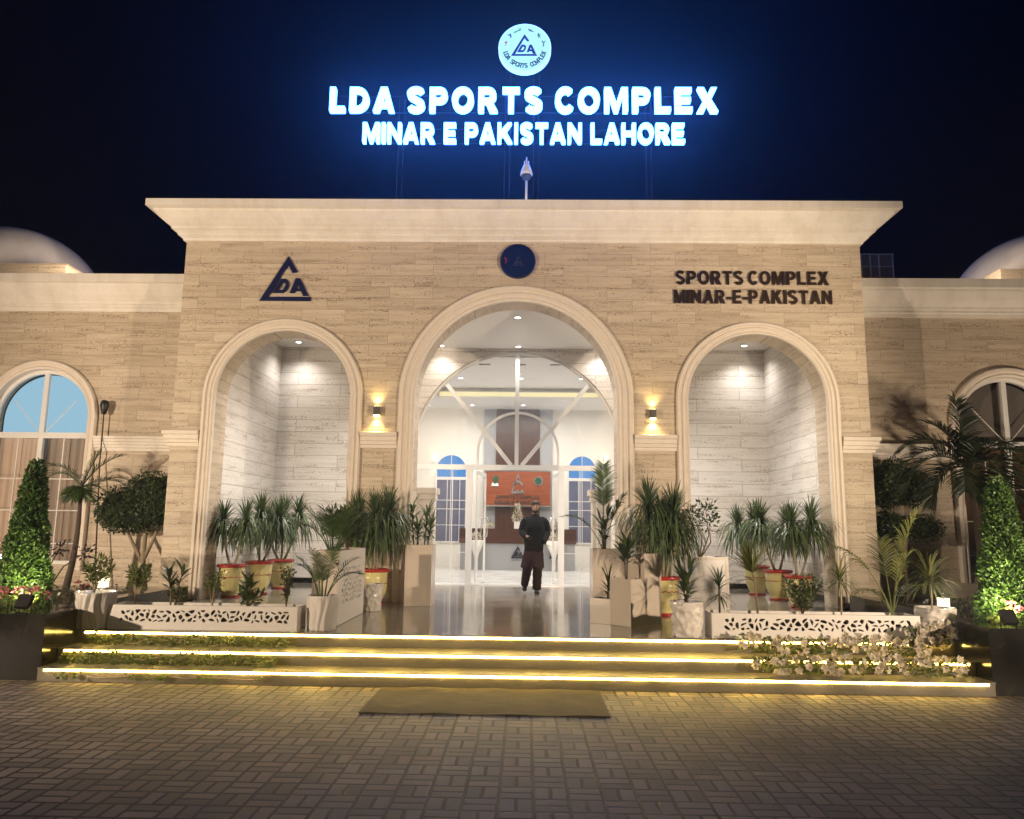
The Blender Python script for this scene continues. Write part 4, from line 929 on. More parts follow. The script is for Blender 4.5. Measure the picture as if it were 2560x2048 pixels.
shrub(ml, ms, (-2.40, -2.1, 1.36), .60, .32, 12, 110, .11, .03); plant('dark bushy plant at the rear of the tall cut panel planter', 'plant', (-2.40, -2.1, 1.36), 'bushy_plant', [('foliage', ml, M['leaf_dark']), ('stem', ms, M['darkbark'])])
ml, ms = new()
for i, (dx, dy, h_) in enumerate(((-.10, .0, .62), (.06, .05, .58), (-.02, -.08, .34), (.12, -.05, .40))):
    c = Vector((-1.60 + dx, -.35 + dy, 1.37)); tp = c + Vector((dx * .6, dy, h_)); ms.tube([c, c.lerp(tp, .5), tp], [.012, .010, .008], 6)
    for k in range(40): t_ = .25 + .75 * k / 39; blade(ml, c.lerp(tp, t_), sph(k * 2.4, .25 + .9 * t_ ** 2 + rv(-.2, .2)), .32 * rv(.8, 1.15), .036, rv(.4, .9), 4)
plant('striped leafy corn plant in the tall planter at the left jamb', 'plant', (-1.60, -.35, 1.37), 'corn_plant', [('foliage', ml, M['leaf_palm']), ('stem', ms, M['darkbark'])])
ml, ms = new(); c = Vector((1.42, -.45, 1.34))
frond(ml, ms, c, R(268), 1.5, 1.42, .25, 46, .30, .016, .15, .52, .35, .011); frond(ml, ms, c, R(185), 1.2, .95, 1.3, 20, .24, .026, .25, .45, .6, .008); frond(ml, ms, c, R(330), 1.33, 1.0, .7, 20, .24, .026, .2, .5, .6, .008)
plant('tall palm with one upright frond in the planter at the right jamb', 'palm', c, 'kentia_palm', [('foliage', ml, M['leaf_palm']), ('stem', ms, M['leaf_palm'])])
ml, ms = new(); rhapis(ml, ms, (1.42, -.60, 1.34), .58, 3, 12, .30, .052, .06, .2); plant('dark broad leaved plant under the upright palm frond', 'plant', (1.42, -.6, 1.34), 'broadleaf_plant', [('foliage', ml, M['leaf_dark']), ('stem', ms, M['darkbark'])], 'broadleaf plants')
ml, ms = new(); rhapis(ml, ms, (1.50, -2.69, 1.0), .44, 2, 15, .33, .062, .03, .62); plant('dark broad leaved plant on a bare stem in the medium cream planter', 'plant', (1.5, -2.69, 1.0), 'broadleaf_plant', [('foliage', ml, M['leaf_dark']), ('stem', ms, M['darkbark'])], 'broadleaf plants')
ml, ms = new(); c = Vector((1.27, -2.45, .73))
ms.tube([c, c + Vector((.02, 0, .26))], .012, 6)
for k in range(26): t_ = k / 25; blade(ml, c + Vector((.02 * t_, 0, .03 + .25 * t_)), sph(k * 2.4, .1 + 1.25 * t_), .28 * rv(.8, 1.1), .034, rv(.2, .7), 4)
plant('dark spiky plant in the smallest cream planter', 'plant', c, 'spiky_plant', [('foliage', ml, M['leaf_dark']), ('stem', ms, M['darkbark'])], 'spiky plants')
ml, ms = new(); shrub(ml, ms, (1.78, -2.38, 1.33), .5, .12, 4, 22, .07, .028, .006); plant('thin twiggy plant in the tall cream box behind the medium one', 'plant', (1.78, -2.38, 1.33), 'twiggy_plant', [('foliage', ml, M['leaf_dark']), ('stem', ms, M['darkbark'])])
ml, ms = new(); c = Vector((3.0, -.4, 1.24))
for q, n_ in (((-.30, 0, .62), 60), ((.12, .02, .78), 90), ((-.1, .05, .7), 80), ((.16, -.03, .55), 50)):
    tip = c + Vector(q); md = c.lerp(tip, .5) + Vector((.10, 0, 0)); ms.tube([c, md, tip], [.012, .009, .005], 6)
    for k in range(n_): d = Vector((rv(-1, 1), rv(-1, 1), rv(-.7, 1))).normalized(); leaf(ml, tip + d * rv(.02, .20), d + Vector((0, 0, .2)), .075, .042, Vector((rv(-1, 1), rv(-1, 1), 1)))
plant('round leaved shrub on thin bare stems in the wide marble planter', 'shrub', c, 'leafy_shrub', [('foliage', ml, M['leaf_dark']), ('stem', ms, M['bark'])])
ml, ms = new(); rhapis(ml, ms, (2.085, -3.72, .82), .40, 3, 12, .27, .058, .05, .15); plant('dark broad leaved plant in the hammered pot at the inner end', 'plant', (2.085, -3.72, .82), 'broadleaf_plant', [('foliage', ml, M['leaf_dark']), ('stem', ms, M['darkbark'])], 'broadleaf plants')
# left low planter and pot
def pshrub(label, c, h, r, ns, nl, L, w, mat_='leaf_shrub', nm='small_shrub', sm='palebark', **k):
    ml, ms = new(); shrub(ml, ms, c, h, r, ns, nl, L, w, **k); return plant(label, 'shrub', c, nm, [('foliage', ml, M[mat_]), ('stem', ms, M[sm])], 'small shrubs in pots')
pshrub('yellow green shrub in the fluted pot at the outer left end', (-5.10, -3.74, .84), .45, .2, 9, 26, .085, .03)
pshrub('round yellow green shrub near the left end of the left low planter', (-4.68, -3.54, .70), .50, .17, 10, 34, .075, .030, bare=.42)
pshrub('grey green feathery shrub left of the first yellow pot in the low planter', (-3.72, -3.54, .70), .44, .17, 10, 40, .040, .018, 'leaf_vine', bare=.35)
pshrub('upright small leaved shrub at the right end of the left low planter', (-2.80, -3.54, .70), .54, .11, 8, 34, .05, .022, 'leaf_dark', sm='darkbark', bare=.2)
ml, ms = new(); rhapis(ml, ms, (-4.22, -3.54, .70), .42, 3, 9, .24, .05, .10, .5); shrub(ml, ms, (-4.20, -3.5, .70), .22, .15, 8, 20, .06, .03); plant('lady palm with thin stems in the left low planter', 'plant', (-4.22, -3.54, .70), 'lady_palm', [('foliage', ml, M['leaf_dark']), ('stem', ms, M['bark'])])
ml, ms = new(); rhapis(ml, ms, (-3.28, -3.54, .70), .30, 2, 10, .24, .066, .03, .3); shrub(ml, ms, (-3.26, -3.52, .70), .18, .15, 7, 16, .09, .04); plant('low plant with wide paddle leaves in the left low planter', 'plant', (-3.28, -3.54, .70), 'paddle_plant', [('foliage', ml, M['leaf_dark']), ('stem', ms, M['darkbark'])])
# right low planter and pot
ml, ms = new(); c = Vector((2.52, -3.55, .70)); ms.tube([c, c + Vector((.0, 0, .36))], .012, 6)
for k in range(30): blade(ml, c + Vector((0, 0, .20 + .006 * k)), sph(k * 2.4, -.6 + 1.9 * k / 29), .30 * rv(.8, 1.1), .028, rv(.2, .7), 4)
plant('dark half dried spiky plant at the inner end of the right low planter', 'plant', c, 'spiky_plant', [('foliage', ml, M['leaf_dark']), ('stem', ms, M['darkbark'])], 'spiky plants')
ml, ms = new(); c = Vector((2.98, -3.55, .70))
ms.tube([c, c + Vector((-.02, 0, .35)), c + Vector((-.05, 0, .52))], [.014, .010, .007], 6)
for k in range(69): a = -.9 + 1.8 * (k % 23) / 22; el = .3 + rv(0, .9); blade(ml, c + Vector((-.05, 0, .50)), Vector((math.sin(a * 1.3) * .95 - .1, rv(-.5, .2), math.cos(a * 1.25))), .46 * rv(.8, 1.1), .032, rv(.15, .5), 4)
for k in range(14): blade(ml, c + Vector((-.03, 0, .40)), sph(R(180 + rv(-40, 40)), rv(.1, .6)), .38, .028, rv(.4, .9), 4)
plant('pale green fan palm in the right low planter', 'palm', c, 'fan_palm', [('foliage', ml, M['leaf_pale']), ('stem', ms, M['bark'])])
pshrub('dense dark shrub in front of the yellow pot in the right low planter', (3.52, -3.55, .70), .46, .28, 14, 40, .055, .032, 'leaf_dark', sm='darkbark', bare=.15)
def spider(label, c, h, L, n, mat_, w=.016, tr=.010):
    ml, ms = new(); c = Vector(c); top = c + Vector((rv(-.01, .01), 0, h)); ms.tube([c, c.lerp(top, .5) + Vector((.008, 0, 0)), top], tr, 6)
    for k in range(n): blade(ml, top + Vector((0, 0, -.03 + .05 * k / n)), sph(k * 2.399, -.35 + 1.75 * (k / n)), L * rv(.85, 1.15), w, rv(.45, .95), 5)
    plant(label, 'plant', c, 'spider_dracaena', [('foliage', ml, M[mat_]), ('stem', ms, M['palebark'])], 'spidery dracaenas')
spider('spidery dracaena before the white moulding in the right low planter', (3.99, -3.55, .70), .42, .34, 60, 'leaf_pale', .022)
spider('pale spidery dracaena in the hammered pot at the outer right end', (5.00, -3.72, .80), .34, .42, 64, 'leaf_pale', .028)
ml, ms = new(); c = Vector((4.62, -3.52, .70))
frond(ml, ms, c, R(-42), 1.43, 1.30, .95, 24, .36, .022, .3, .45, .6, .012); frond(ml, ms, c, R(190), 1.22, 1.22, 1.15, 16, .18, .020, .1, .5, 1.2, .011); frond(ml, ms, c, R(225), 1.36, .95, .5, 14, .30, .020, .3, .5, .5, .010); frond(ml, ms, c, R(300), 1.38, .80, .8, 12, .25, .020, .3, .5, .6, .010); frond(ml, ms, c, R(200), 1.1, .65, 1.3, 12, .18, .022, .3, .4, .8, .008); frond(ml, ms, c, R(20), 1.2, .6, 1.3, 10, .18, .022, .3, .4, .8, .008)
plant('tall areca palm with arching fronds at the right end of the right low planter', 'palm', c, 'areca_palm', [('foliage', ml, M['leaf_pale']), ('stem', ms, M['leaf_pale'])], 'areca palms')

# ---- clipped trees and palms in the side beds
def topiary(label, c, h, rb, rt, lean, n):
    c = Vector(c); ml, mk = MB(), MB()
    def rad(t): return (rb + (rt - rb) * t ** .85) * (1 - max(0, t - .93) * 6)
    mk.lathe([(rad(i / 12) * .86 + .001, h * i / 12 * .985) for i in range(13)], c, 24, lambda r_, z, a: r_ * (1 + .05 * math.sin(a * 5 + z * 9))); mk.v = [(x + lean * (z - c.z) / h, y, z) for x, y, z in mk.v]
    for i in range(n):
        t = 1 - math.sqrt(rv(0, 1)) if rng.random() < .8 else rv(0, 1); a = rv(0, 2 * math.pi); r = rad(t) * (1 + .10 * math.sin(a * 4 + t * 23) + .10 * noise.noise(Vector((a * 2, t * 14, lean))) + rv(-.13, .09)); p = c + Vector((math.cos(a) * r + lean * t, math.sin(a) * r, h * t)); o_ = Vector((math.cos(a), math.sin(a), .25))
        d = o_ * rv(.3, 1) + Vector((rv(-1, 1), rv(-1, 1), rv(-.5, 1))) * .8; leaf(ml, p, d, rv(.032, .058), rv(.024, .036), (o_ + Vector((rv(-.6, .6), rv(-.6, .6), rv(-.2, .8)))).normalized())
        if rng.random() < .035: blade(ml, p, o_ + Vector((rv(-.5, .5), rv(-.5, .5), .5)), rv(.08, .16), .016, .3, 3)
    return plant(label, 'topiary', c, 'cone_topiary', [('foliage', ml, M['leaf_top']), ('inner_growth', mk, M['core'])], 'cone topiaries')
topiary('cone topiary lit from below in the left bed beside pink flowers', (-6.08, -3.62, .58), 1.90, .335, .075, .03, 9000)
topiary('cone topiary lit from below in the right bed', (5.86, -3.82, .58), 1.80, .36, .085, -.03, 9000)
def pads(label, c, trunk, lumps, n, cat='tree', mat_='leaf_dark', lsz=.05, name='cloud_pruned_tree'):
    ml, mk, mt = MB(), MB(), MB()
    for pts, rd in trunk: mt.tube(pts, rd, 8)
    tot = sum(l[3] * l[5] for l in lumps)
    for x, y, z, rx, ry, rz in lumps:
        cc = Vector((x, y, z)); mk.lathe([(max(.004, math.cos(R(a))) * .86, math.sin(R(a)) * .86) for a in range(-90, 91, 15)], (0, 0, 0), 16) if False else None
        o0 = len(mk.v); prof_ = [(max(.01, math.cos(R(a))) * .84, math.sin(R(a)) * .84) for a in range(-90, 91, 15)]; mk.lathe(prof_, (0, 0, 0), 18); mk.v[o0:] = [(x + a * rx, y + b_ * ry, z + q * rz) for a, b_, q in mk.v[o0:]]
        for i in range(int(n * rx * rz / tot)):
            u = Vector((rng.gauss(0, 1), rng.gauss(0, 1), rng.gauss(0, 1))).normalized(); wob = 1 + .12 * noise.noise(u * 3 + cc) + rv(-.10, .07); p = cc + Vector((u.x * rx, u.y * ry, u.z * rz)) * wob
            d = u * rv(.2, 1) + Vector((rv(-1, 1), rv(-1, 1), rv(-1, 1))) * .8; leaf(ml, p, d, rv(.8, 1.2) * lsz, rv(.8, 1.2) * lsz * .6, (u + Vector((rv(-.6, .6), rv(-.6, .6), rv(-.3, .8)))).normalized())
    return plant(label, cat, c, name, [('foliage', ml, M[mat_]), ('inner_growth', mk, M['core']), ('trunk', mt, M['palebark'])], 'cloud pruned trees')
yt = .46
pads('clipped tree with one big rounded crown beside the left pier', (-6.62, yt, .585),
     [([(-6.55, yt, .58), (-6.62, yt, 1.1), (-6.60, yt, 1.75)], [.055, .045, .03]), ([(-6.60, yt, 1.0), (-6.85, yt, 1.4), (-7.05, yt, 1.8)], [.04, .03, .02]), ([(-6.60, yt, 1.1), (-6.45, yt, 1.45), (-6.35, yt, 1.8)], [.04, .03, .02])],
     [(-6.55, yt, 2.20, .46, .36, .42), (-7.0, yt, 1.95, .52, .36, .40), (-6.75, yt, 1.85, .70, .36, .28), (-6.4, yt, 2.15, .36, .34, .36)], 7000)
pads('cloud pruned tree with two dark rounded pads beside the right pier', (6.75, yt, .585),
     [([(6.75, yt, .58), (6.72, yt, 1.2), (6.80, yt, 1.7), (6.85, yt, 2.4)], [.05, .045, .04, .03]), ([(6.72, yt, 1.3), (6.5, yt, 1.7), (6.6, yt, 2.3)], [.04, .03, .02])],
     [(6.62, yt, 2.62, .42, .34, .36), (6.95, yt, 2.48, .32, .32, .30), (6.5, yt, 2.42, .32, .3, .26), (6.45, yt, 1.82, .30, .3, .24), (7.05, yt, 1.79, .35, .32, .22)], 6500)
def royal(label, c, crown, tr, fr_, ll, lw, nl, mat_):
    c, cw = Vector(c), Vector(crown); mt, ml, ms = MB(), MB(), MB(); N = 10
    pts = [c.lerp(cw, i / N) + Vector((.06 * math.sin(i / N * 3), 0, 0)) for i in range(N + 1)]; mt.tube(pts, [tr * (1.25 - .7 * i / N + (.03 if i % 2 else 0)) for i in range(N + 1)], 12)
    mt.tube([pts[-1] - Vector((0, 0, .02)), pts[-1] + Vector((0, 0, .22))], [tr * .65, tr * .3], 10)
    for az, el, L, dr in fr_: frond(ml, ms, pts[-1] + Vector((0, 0, .10)), R(az), R(el), L, dr, nl, ll, lw, .5, .14, .55, .014)
    return plant(label, 'palm tree', c, 'palm_tree', [('foliage', ml, M[mat_]), ('stem', ms, M['leaf_dark']), ('trunk', mt, M['darkbark'])], 'palm trees')
royal('small palm tree before the left wing window', (-7.53, -.25, .57), (-7.44, -.25, 2.20), .048, [(172, 50, 1.0, 1.7), (190, 62, .8, 1.4), (28, 62, .85, .8), (40, 74, .7, .5), (5, 30, .85, .9), (350, 18, .7, 1.2), (235, 10, .30, 1.8), (270, 0, .32, 1.6), (310, 10, .30, 1.8), (200, -5, .3, 1.6), (340, -10, .28, 1.6), (150, 5, .3, 1.7)], .26, .017, 26, 'leaf_palm')
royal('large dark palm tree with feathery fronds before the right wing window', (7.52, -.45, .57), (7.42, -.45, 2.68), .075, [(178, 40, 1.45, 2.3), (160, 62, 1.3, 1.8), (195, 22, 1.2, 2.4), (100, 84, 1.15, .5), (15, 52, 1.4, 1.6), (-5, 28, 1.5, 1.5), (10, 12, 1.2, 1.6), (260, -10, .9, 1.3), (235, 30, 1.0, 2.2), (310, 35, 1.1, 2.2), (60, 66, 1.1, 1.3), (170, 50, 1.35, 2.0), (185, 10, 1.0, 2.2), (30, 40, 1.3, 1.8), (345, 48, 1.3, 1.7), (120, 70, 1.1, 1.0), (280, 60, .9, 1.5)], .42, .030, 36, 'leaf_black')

# ---- flowers and low growth in the beds
def flowerbed(label, c, n, spread, cat='flowers', name='pink_geranium', heads=5):
    c = Vector(c); ml, mf, ms = MB(), MB(), MB()
    for i in range(n):
        q = c + Vector((rv(-spread, spread), rv(-.15, .15), 0)); h_ = rv(.08, .26); ms.tube([q, q + Vector((rv(-.03, .03), rv(-.03, .03), h_))], .005, 5); leaf(ml, q + Vector((0, 0, h_)), Vector((rv(-1, 1), rv(-1, .3), .3)), rv(.07, .11), rv(.07, .10), Vector((rv(-.4, .4), -.4, 1)))
    hd = []
    for i in range(heads):
        mf = MB(); hd.append(('flower_head', mf, M['pink'])); q = c + Vector((rv(-spread, spread), rv(-.18, .05), rv(.24, .33)))
        for k in range(26): d = Vector((rv(-1, 1), rv(-1, 1), rv(-.5, 1))).normalized(); leaf(mf, q + d * .03, d, .035, .032, Vector((rv(-1, 1), rv(-1, 1), 1)))
    return plant(label, cat, c, name, [('foliage', ml, M['leaf_shrub'])] + hd + [('stem', ms, M['leaf_shrub'])], 'pink geraniums')
flowerbed('pink geraniums around the black up-light in the left bed', (-5.75, -4.10, .60), 60, .38, heads=7)
flowerbed('single pink geranium between the topiary and the fluted pot', (-5.62, -3.0, .60), 34, .12, heads=2)
flowerbed('pink geranium at the foot of the right topiary', (5.60, -4.12, .60), 26, .16, heads=2)
def low_leaves(label, c, rx, ry, n, mat_='leaf_dark'):
    ml, ms = new(); c = Vector(c)
    for i in range(n):
        q = c + Vector((rv(-rx, rx), rv(-ry, ry), 0)); h_ = rv(.03, .20); ms.tube([q, q + Vector((0, 0, h_))], .004, 4); leaf(ml, q + Vector((0, 0, h_)), Vector((rv(-1, 1), rv(-1, .6), rv(-.1, .6))), rv(.06, .1), rv(.04, .07), Vector((rv(-.5, .5), rv(-.6, .2), 1)))
    ml.cur = 1; ml.add(ms.v, ms.f); build('low_plants', ml, [M[mat_], M['darkbark']], None, False, 'stuff', label, 'ground cover', None, c, False)
low_leaves('low dark leafy growth in the left bed behind the topiary', (-6.4, -2.2, .60), .75, .9, 170)
low_leaves('low dark leafy growth in the right bed between pot and topiary', (5.75, -3.0, .60), .25, .8, 130)
low_leaves('low dark leafy growth in the right bed behind the topiary', (6.9, -2.2, .60), .7, .9, 150)
# dark purple shrub behind the left topiary, another behind the right one
for x, z, lb in ((-6.60, 1.30, 'dark purple leaved shrub poking out behind the left topiary'), (7.35, 1.45, 'dark purple leaved shrub poking out behind the right topiary')):
    ml, ms = new(); c = Vector((x, -2.4, .60)); pu = M.setdefault('purple', foliage('purple_leaf', (.018, .008, .012), (.05, .02, .025), .45, .1))
    for sgn in (-1, -.4, .5, 1):
        tip = c + Vector((sgn * .52, rv(-.1, .1), z - .58 + rv(-.06, .06))); ms.tube([c, c.lerp(tip, .5) + Vector((0, 0, .15)), tip], [.014, .010, .005], 5)
        for k in range(46): d = Vector((rv(-1, 1), rv(-1, 1), rv(-1, 1))).normalized(); leaf(ml, tip + d * rv(0, .13), d, .07, .035, Vector((rv(-1, 1), rv(-1, 1), 1)))
    plant(lb, 'shrub', c, 'purple_shrub', [('foliage', ml, pu), ('stem', ms, M['darkbark'])], 'purple shrubs')
# up-lights, lanterns, spot on a pole
for x, y, lb, tx in ((-5.60, -4.27, 'black box up-light at the front edge of the left bed', -6.0), (5.45, -4.44, 'black box up-light at the front edge of the right bed', 5.86)):
    t = thing('up_light', lb, 'garden light', (x, y, .70), 'bed up-lights'); rm = Matrix.Rotation(R(-35), 3, 'X')
    b = MB(); b.box(x - .075, y - .03, .72, x + .075, y + .03, .88, rm); build('housing', b, M['black'], t)
    b = MB(); b.box(x - .06, y + .0305, .735, x + .06, y + .032, .865, rm, (x, y, .80)); build('lens', b, M['e_lantern'], t)
    b = MB(); b.tube([(x - .085, y, .70), (x - .085, y, .80), (x + .085, y, .80), (x + .085, y, .70)], .008, 6); build('bracket', b, M['black'], t)
for x, y, z, lb in ((-5.24, -3.3, .90, 'glowing square lantern behind the outer left fluted pot'), (5.36, -3.3, .80, 'glowing square lantern behind the outer right hammered pot')):
    t = thing('lantern', lb, 'lantern', (x, y, z - .3), 'square lanterns')
    b = MB(); b.box(x - .05, y - .05, z, x + .05, y + .05, z + .105); build('glass_box', b, M['e_lantern'], t)
    b = MB(); b.box(x - .056, y - .056, z + .106, x + .056, y + .056, z + .12); b.box(x - .056, y - .056, z - .014, x + .056, y + .056, z - .001); b.tube([(x, y, z - .30), (x, y, z - .014)], .015, 8); build('post_and_cap', b, M['steel'], t)
    lamp('lantern_light', 'POINT', (x, y, z + .05), 0.1, (1, .8, .45), None, shadow_soft_size=.05)
    spot('lantern_light', (x, y - .07, z + .20), (x + (.25 if x < 0 else -.3), y - .75, z - .25), 16, (1, .86, .6), 120, .8, .05)
t = thing('pole_spotlight', 'small black spotlight on a tall thin pole beside the left window', 'spotlight', (-7.6, .60, .585))
b = MB(); b.tube([(-7.52, .60, .585), (-7.62, .70, 1.5), (-7.78, .86, 2.8), (-7.79, .86, 3.78)], [.016, .014, .013, .012], 8); build('pole', b, M['darkbark'], t, smooth=True)
b = MB(); b.lathe([(.02, 3.72), (.045, 3.74), (.06, 3.80), (.075, 3.86), (.08, 3.93), (.06, 3.98), (.02, 3.99)], (-7.78, .84, 0), 16); b.tube([(-7.78, .84, 3.93), (-7.72, .84, 3.94)], .035, 8); build('lamp_head', b, M['black'], t, smooth=True)

# ---- hanging greenery on the steps
def garland(label, x0, x1, y, z, amp, n, mat_, name, flowers=0, hang=.06, cat='garland', group=None, xs=None):
    ml, mf, ms = MB(), MB(), MB(); L = x1 - x0
    for s_ in range(max(4, int(L / .28))):
        a = x0 + rv(0, L * .9); pts = []; zz = z + rv(-.02, .03)
        for k in range(6): pts.append((min(x1, a + k * .08), y - .02 + rv(-.025, .02), zz + amp * math.sin(a * 5 + k) - hang * .5 * math.sin(k / 5 * math.pi)))
        ms.tube(pts, .004, 4, False)
    for i in range(n):
        x = xs() if xs else x0 + L * rv(0, 1); q = Vector((x, y + rv(-.045, .03), z + amp * math.sin(x * 5.1) + rv(-hang, hang * .8))); leaf(ml, q, Vector((rv(-1, 1), rv(-1, .1), rv(-.9, .5))), rv(.030, .062), rv(.020, .036), Vector((rv(-.6, .6), rv(-1, 0), rv(-.2, 1))))
    for i in range(flowers):
        x = x0 + L * rv(0, 1); q = Vector((x, y + rv(-.07, .0), z + amp * math.sin(x * 5.1) + rv(-hang, hang))); u = Vector((rv(-.7, .7), -1, rv(-.4, .7))).normalized(); e1 = u.orthogonal().normalized(); e2 = u.cross(e1); ph = rv(0, 6)
        for k in range(6): a = ph + k * math.pi / 3; d = e1 * math.cos(a) + e2 * math.sin(a) + u * rv(.1, .9); leaf(mf, q, d, rv(.045, .066), rv(.045, .062), u, .3)
    return plant(label, cat, (x0, y, z), name, [('foliage', ml, M[mat_]), ('flowers', mf, M['petal']), ('stem', ms, M['palebark'])], group)
garland('green vine garland hanging on the upper riser at the left of the steps', -4.95, -2.62, -4.0, .362, .014, 1050, 'leaf_vine', 'vine_garland', 0, .072, group='vine garlands')
garland('green vine garland hanging on the middle riser at the left of the steps', -5.05, -2.62, -4.39, .215, .014, 1200, 'leaf_vine', 'vine_garland', 0, .072, group='vine garlands')
cl = [-4.85, -4.68, -4.05, -3.9, -3.75, -3.3, -3.2, -2.7]
garland('few vine sprigs dangling below the lowest light strip at the left', -4.95, -2.62, -4.70, .085, .0, 110, 'leaf_vine', 'vine_garland', 0, .03, group='vine garlands', xs=lambda: rng.choice(cl) + rv(-.06, .06))
garland('white flower garland on the upper riser below the right low planter', 2.62, 4.78, -4.02, .43, .015, 800, 'leaf_vine', 'flower_garland', 66, .095, group='flower garlands')
garland('white flower garland on the middle riser at the right of the steps', 2.66, 4.95, -4.40, .27, .015, 950, 'leaf_vine', 'flower_garland', 72, .09, group='flower garlands')
garland('heap of white flowers before the outer right hammered pot', 4.55, 5.06, -3.98, .55, .02, 300, 'leaf_vine', 'flower_garland', 45, .12, group='flower garlands')

# ---- flower arrangements in the hall
def bouquet(label, c, h, r, n, name='flower_arrangement', tall=0):
    c = Vector(c); mf, ml = MB(), MB()
    for i in range(n):
        t_ = rng.random(); q = c + Vector((rv(-r, r) * (1 - t_ * .7), rv(-r, r) * .6, h * t_)); u = Vector((rv(-1, 1), -1, rv(-.3, 1))).normalized()
        for k in range(5): d = Vector((rv(-1, 1), rv(-1, 0), rv(-1, 1))).normalized(); leaf(mf, q, d, .05, .045, u)
        if i % 3 == 0: blade(ml, q, Vector((rv(-.5, .5), -.2, 1)), .16 + tall * rv(.3, 1), .018, .3, 3)
    return mf, ml
t = thing('flower_arrangement', 'tall white flower arrangement in the middle of the desk top', 'flowers', (-.13, 10.9, 1.70), 'hall flowers')
b = MB(); b.box(-.22, 10.8, 1.701, -.02, 11.0, 1.92); build('stand', b, M['white'], t)
mf, ml = bouquet('', (-.12, 10.9, 1.93), .55, .19, 90, tall=.15); build('flowers', mf, M['petal'], t, fixn=False); build('foliage', ml, M['leaf_shrub'], t, fixn=False)
for x, lb in ((-1.0, 'low white flower arrangement on the left of the desk top'), (1.05, 'low white flower arrangement on the right of the desk top')):
    t = thing('flower_arrangement', lb, 'flowers', (x, 10.85, 1.70), 'hall flowers'); mf, ml = bouquet('', (x, 10.85, 1.72), .16, .24, 50); build('flowers', mf, M['petal'], t, fixn=False); build('foliage', ml, M['leaf_shrub'], t, fixn=False)
for x, lb in ((-1.34, 'tall white cone vase of white flowers at the left of the desk'), (1.0, 'tall white cone vase of white flowers at the right of the desk')):
    t = thing('cone_vase', lb, 'vase', (x, 10.15, ZP), 'hall cone vases'); b = MB(); b.lathe([(.09, 0), (.05, .05), (.05, .35), (.09, .5), (.28, .90), (.26, .90), (.03, .5)], (x, 10.15, ZP), 24); build('vase', b, M['white'], t, smooth=True)
    mf, ml = bouquet('', (x, 10.12, ZP + .72), .42, .26, 80); build('flowers', mf, M['petal'], t, fixn=False); build('foliage', ml, M['leaf_shrub'], t, fixn=False)
# door mat and floor cloth
def matmat():
    t = NT('brown_doormat'); p = t.pos(); n1 = t.noise(t.scale(p, 4, 40, 1), 1, 4, .7); n2 = t.noise(p, 300, 2); n3 = t.noise(p, 1.3, 3)
    c = t.ramp(n1, [(.35, (.045, .033, .02)), (.62, (.125, .095, .06))]); c = t.mix(1.0, c, t.ramp(n3, [(.3, (.75, .75, .75)), (.7, (1.1, 1.1, 1.1))]), 'MULTIPLY'); t.bsdf(c, .9, 0, n2, .6, .006); return t.m
b = MB(); mm = matmat(); NX = 24
top = [(-1.37 + 2.31 * i / NX, y, .014 + .006 * math.sin(i * .9 + y * 2)) for y in (-5.845, -5.45, -5.05, -4.70) for i in range(NX + 1)]
b.add(top + [(x, y, .003) for x, y, z in top], [(j * (NX + 1) + i, j * (NX + 1) + i + 1, (j + 1) * (NX + 1) + i + 1, (j + 1) * (NX + 1) + i) for j in range(3) for i in range(NX)] + [(i, i + 1, i + 1 + 4 * (NX + 1), i + 4 * (NX + 1)) for i in range(NX)])
for j in range(3):
    for e in (0, NX): a_ = j * (NX + 1) + e; c_ = a_ + NX + 1; b.f.append((a_, c_, c_ + 4 * (NX + 1), a_ + 4 * (NX + 1))); b.m.append(0)
build('doormat', b, mm, label='long brown door mat lying on the pavers before the steps', cat='door mat', loc=(-.2, -5.3, 0))
b = MB(); N = 20; vs = []
for j in range(N + 1):
    for i in range(N + 1): x, y = .48 + .5 * i / N, 3.72 + .36 * j / N; vs.append((x + .03 * math.sin(j), y, ZP + .004 + .045 * max(0, noise.noise(Vector((x * 9, y * 9, 0))) + .35) * math.sin(math.pi * i / N) * math.sin(math.pi * j / N)))
b.add(vs, [(j * (N + 1) + i, j * (N + 1) + i + 1, (j + 1) * (N + 1) + i + 1, (j + 1) * (N + 1) + i) for j in range(N) for i in range(N)])
build('floor_cloth', b, simple('pink_rag', (.55, .42, .38), .9, 0, .35, 9), label='crumpled pale pink cloth on the floor at the right door leaf', cat='cloth', loc=(.7, 3.9, ZP), smooth=True, fixn=False)

# ------------------------------------------------------------------ person
PX, PY = .315, 2.06
def skinned(name, verts, edges, mat_, parent, sub=2):
    me = bpy.data.meshes.new(name); o = Vector((PX, PY, ZP)); me.from_pydata([tuple(v[0]) for v in verts], edges, []); ob = bpy.data.objects.new(name, me); COL.objects.link(ob)
    sm = ob.modifiers.new('s', 'SKIN'); sm.use_smooth_shade = True; sm.branch_smoothing = .5
    for i, v in enumerate(verts):
        r = v[1]; me.skin_vertices[0].data[i].radius = r if isinstance(r, tuple) else (r, r); me.skin_vertices[0].data[i].use_root = i == 0
    ss = ob.modifiers.new('d', 'SUBSURF'); ss.levels = sub; ss.render_levels = sub
    bpy.context.view_layer.update(); dg = bpy.context.evaluated_depsgraph_get(); m2 = bpy.data.meshes.new_from_object(ob.evaluated_get(dg)); ob.modifiers.clear(); ob.data = m2; m2.materials.clear(); m2.materials.append(mat_); m2.polygons.foreach_set('use_smooth', [True] * len(m2.polygons)); ob.parent = parent; return ob
pr = thing('person', 'man in a dark jacket and maroon kameez walking out of the door holding a phone', 'person', (PX, PY, ZP))
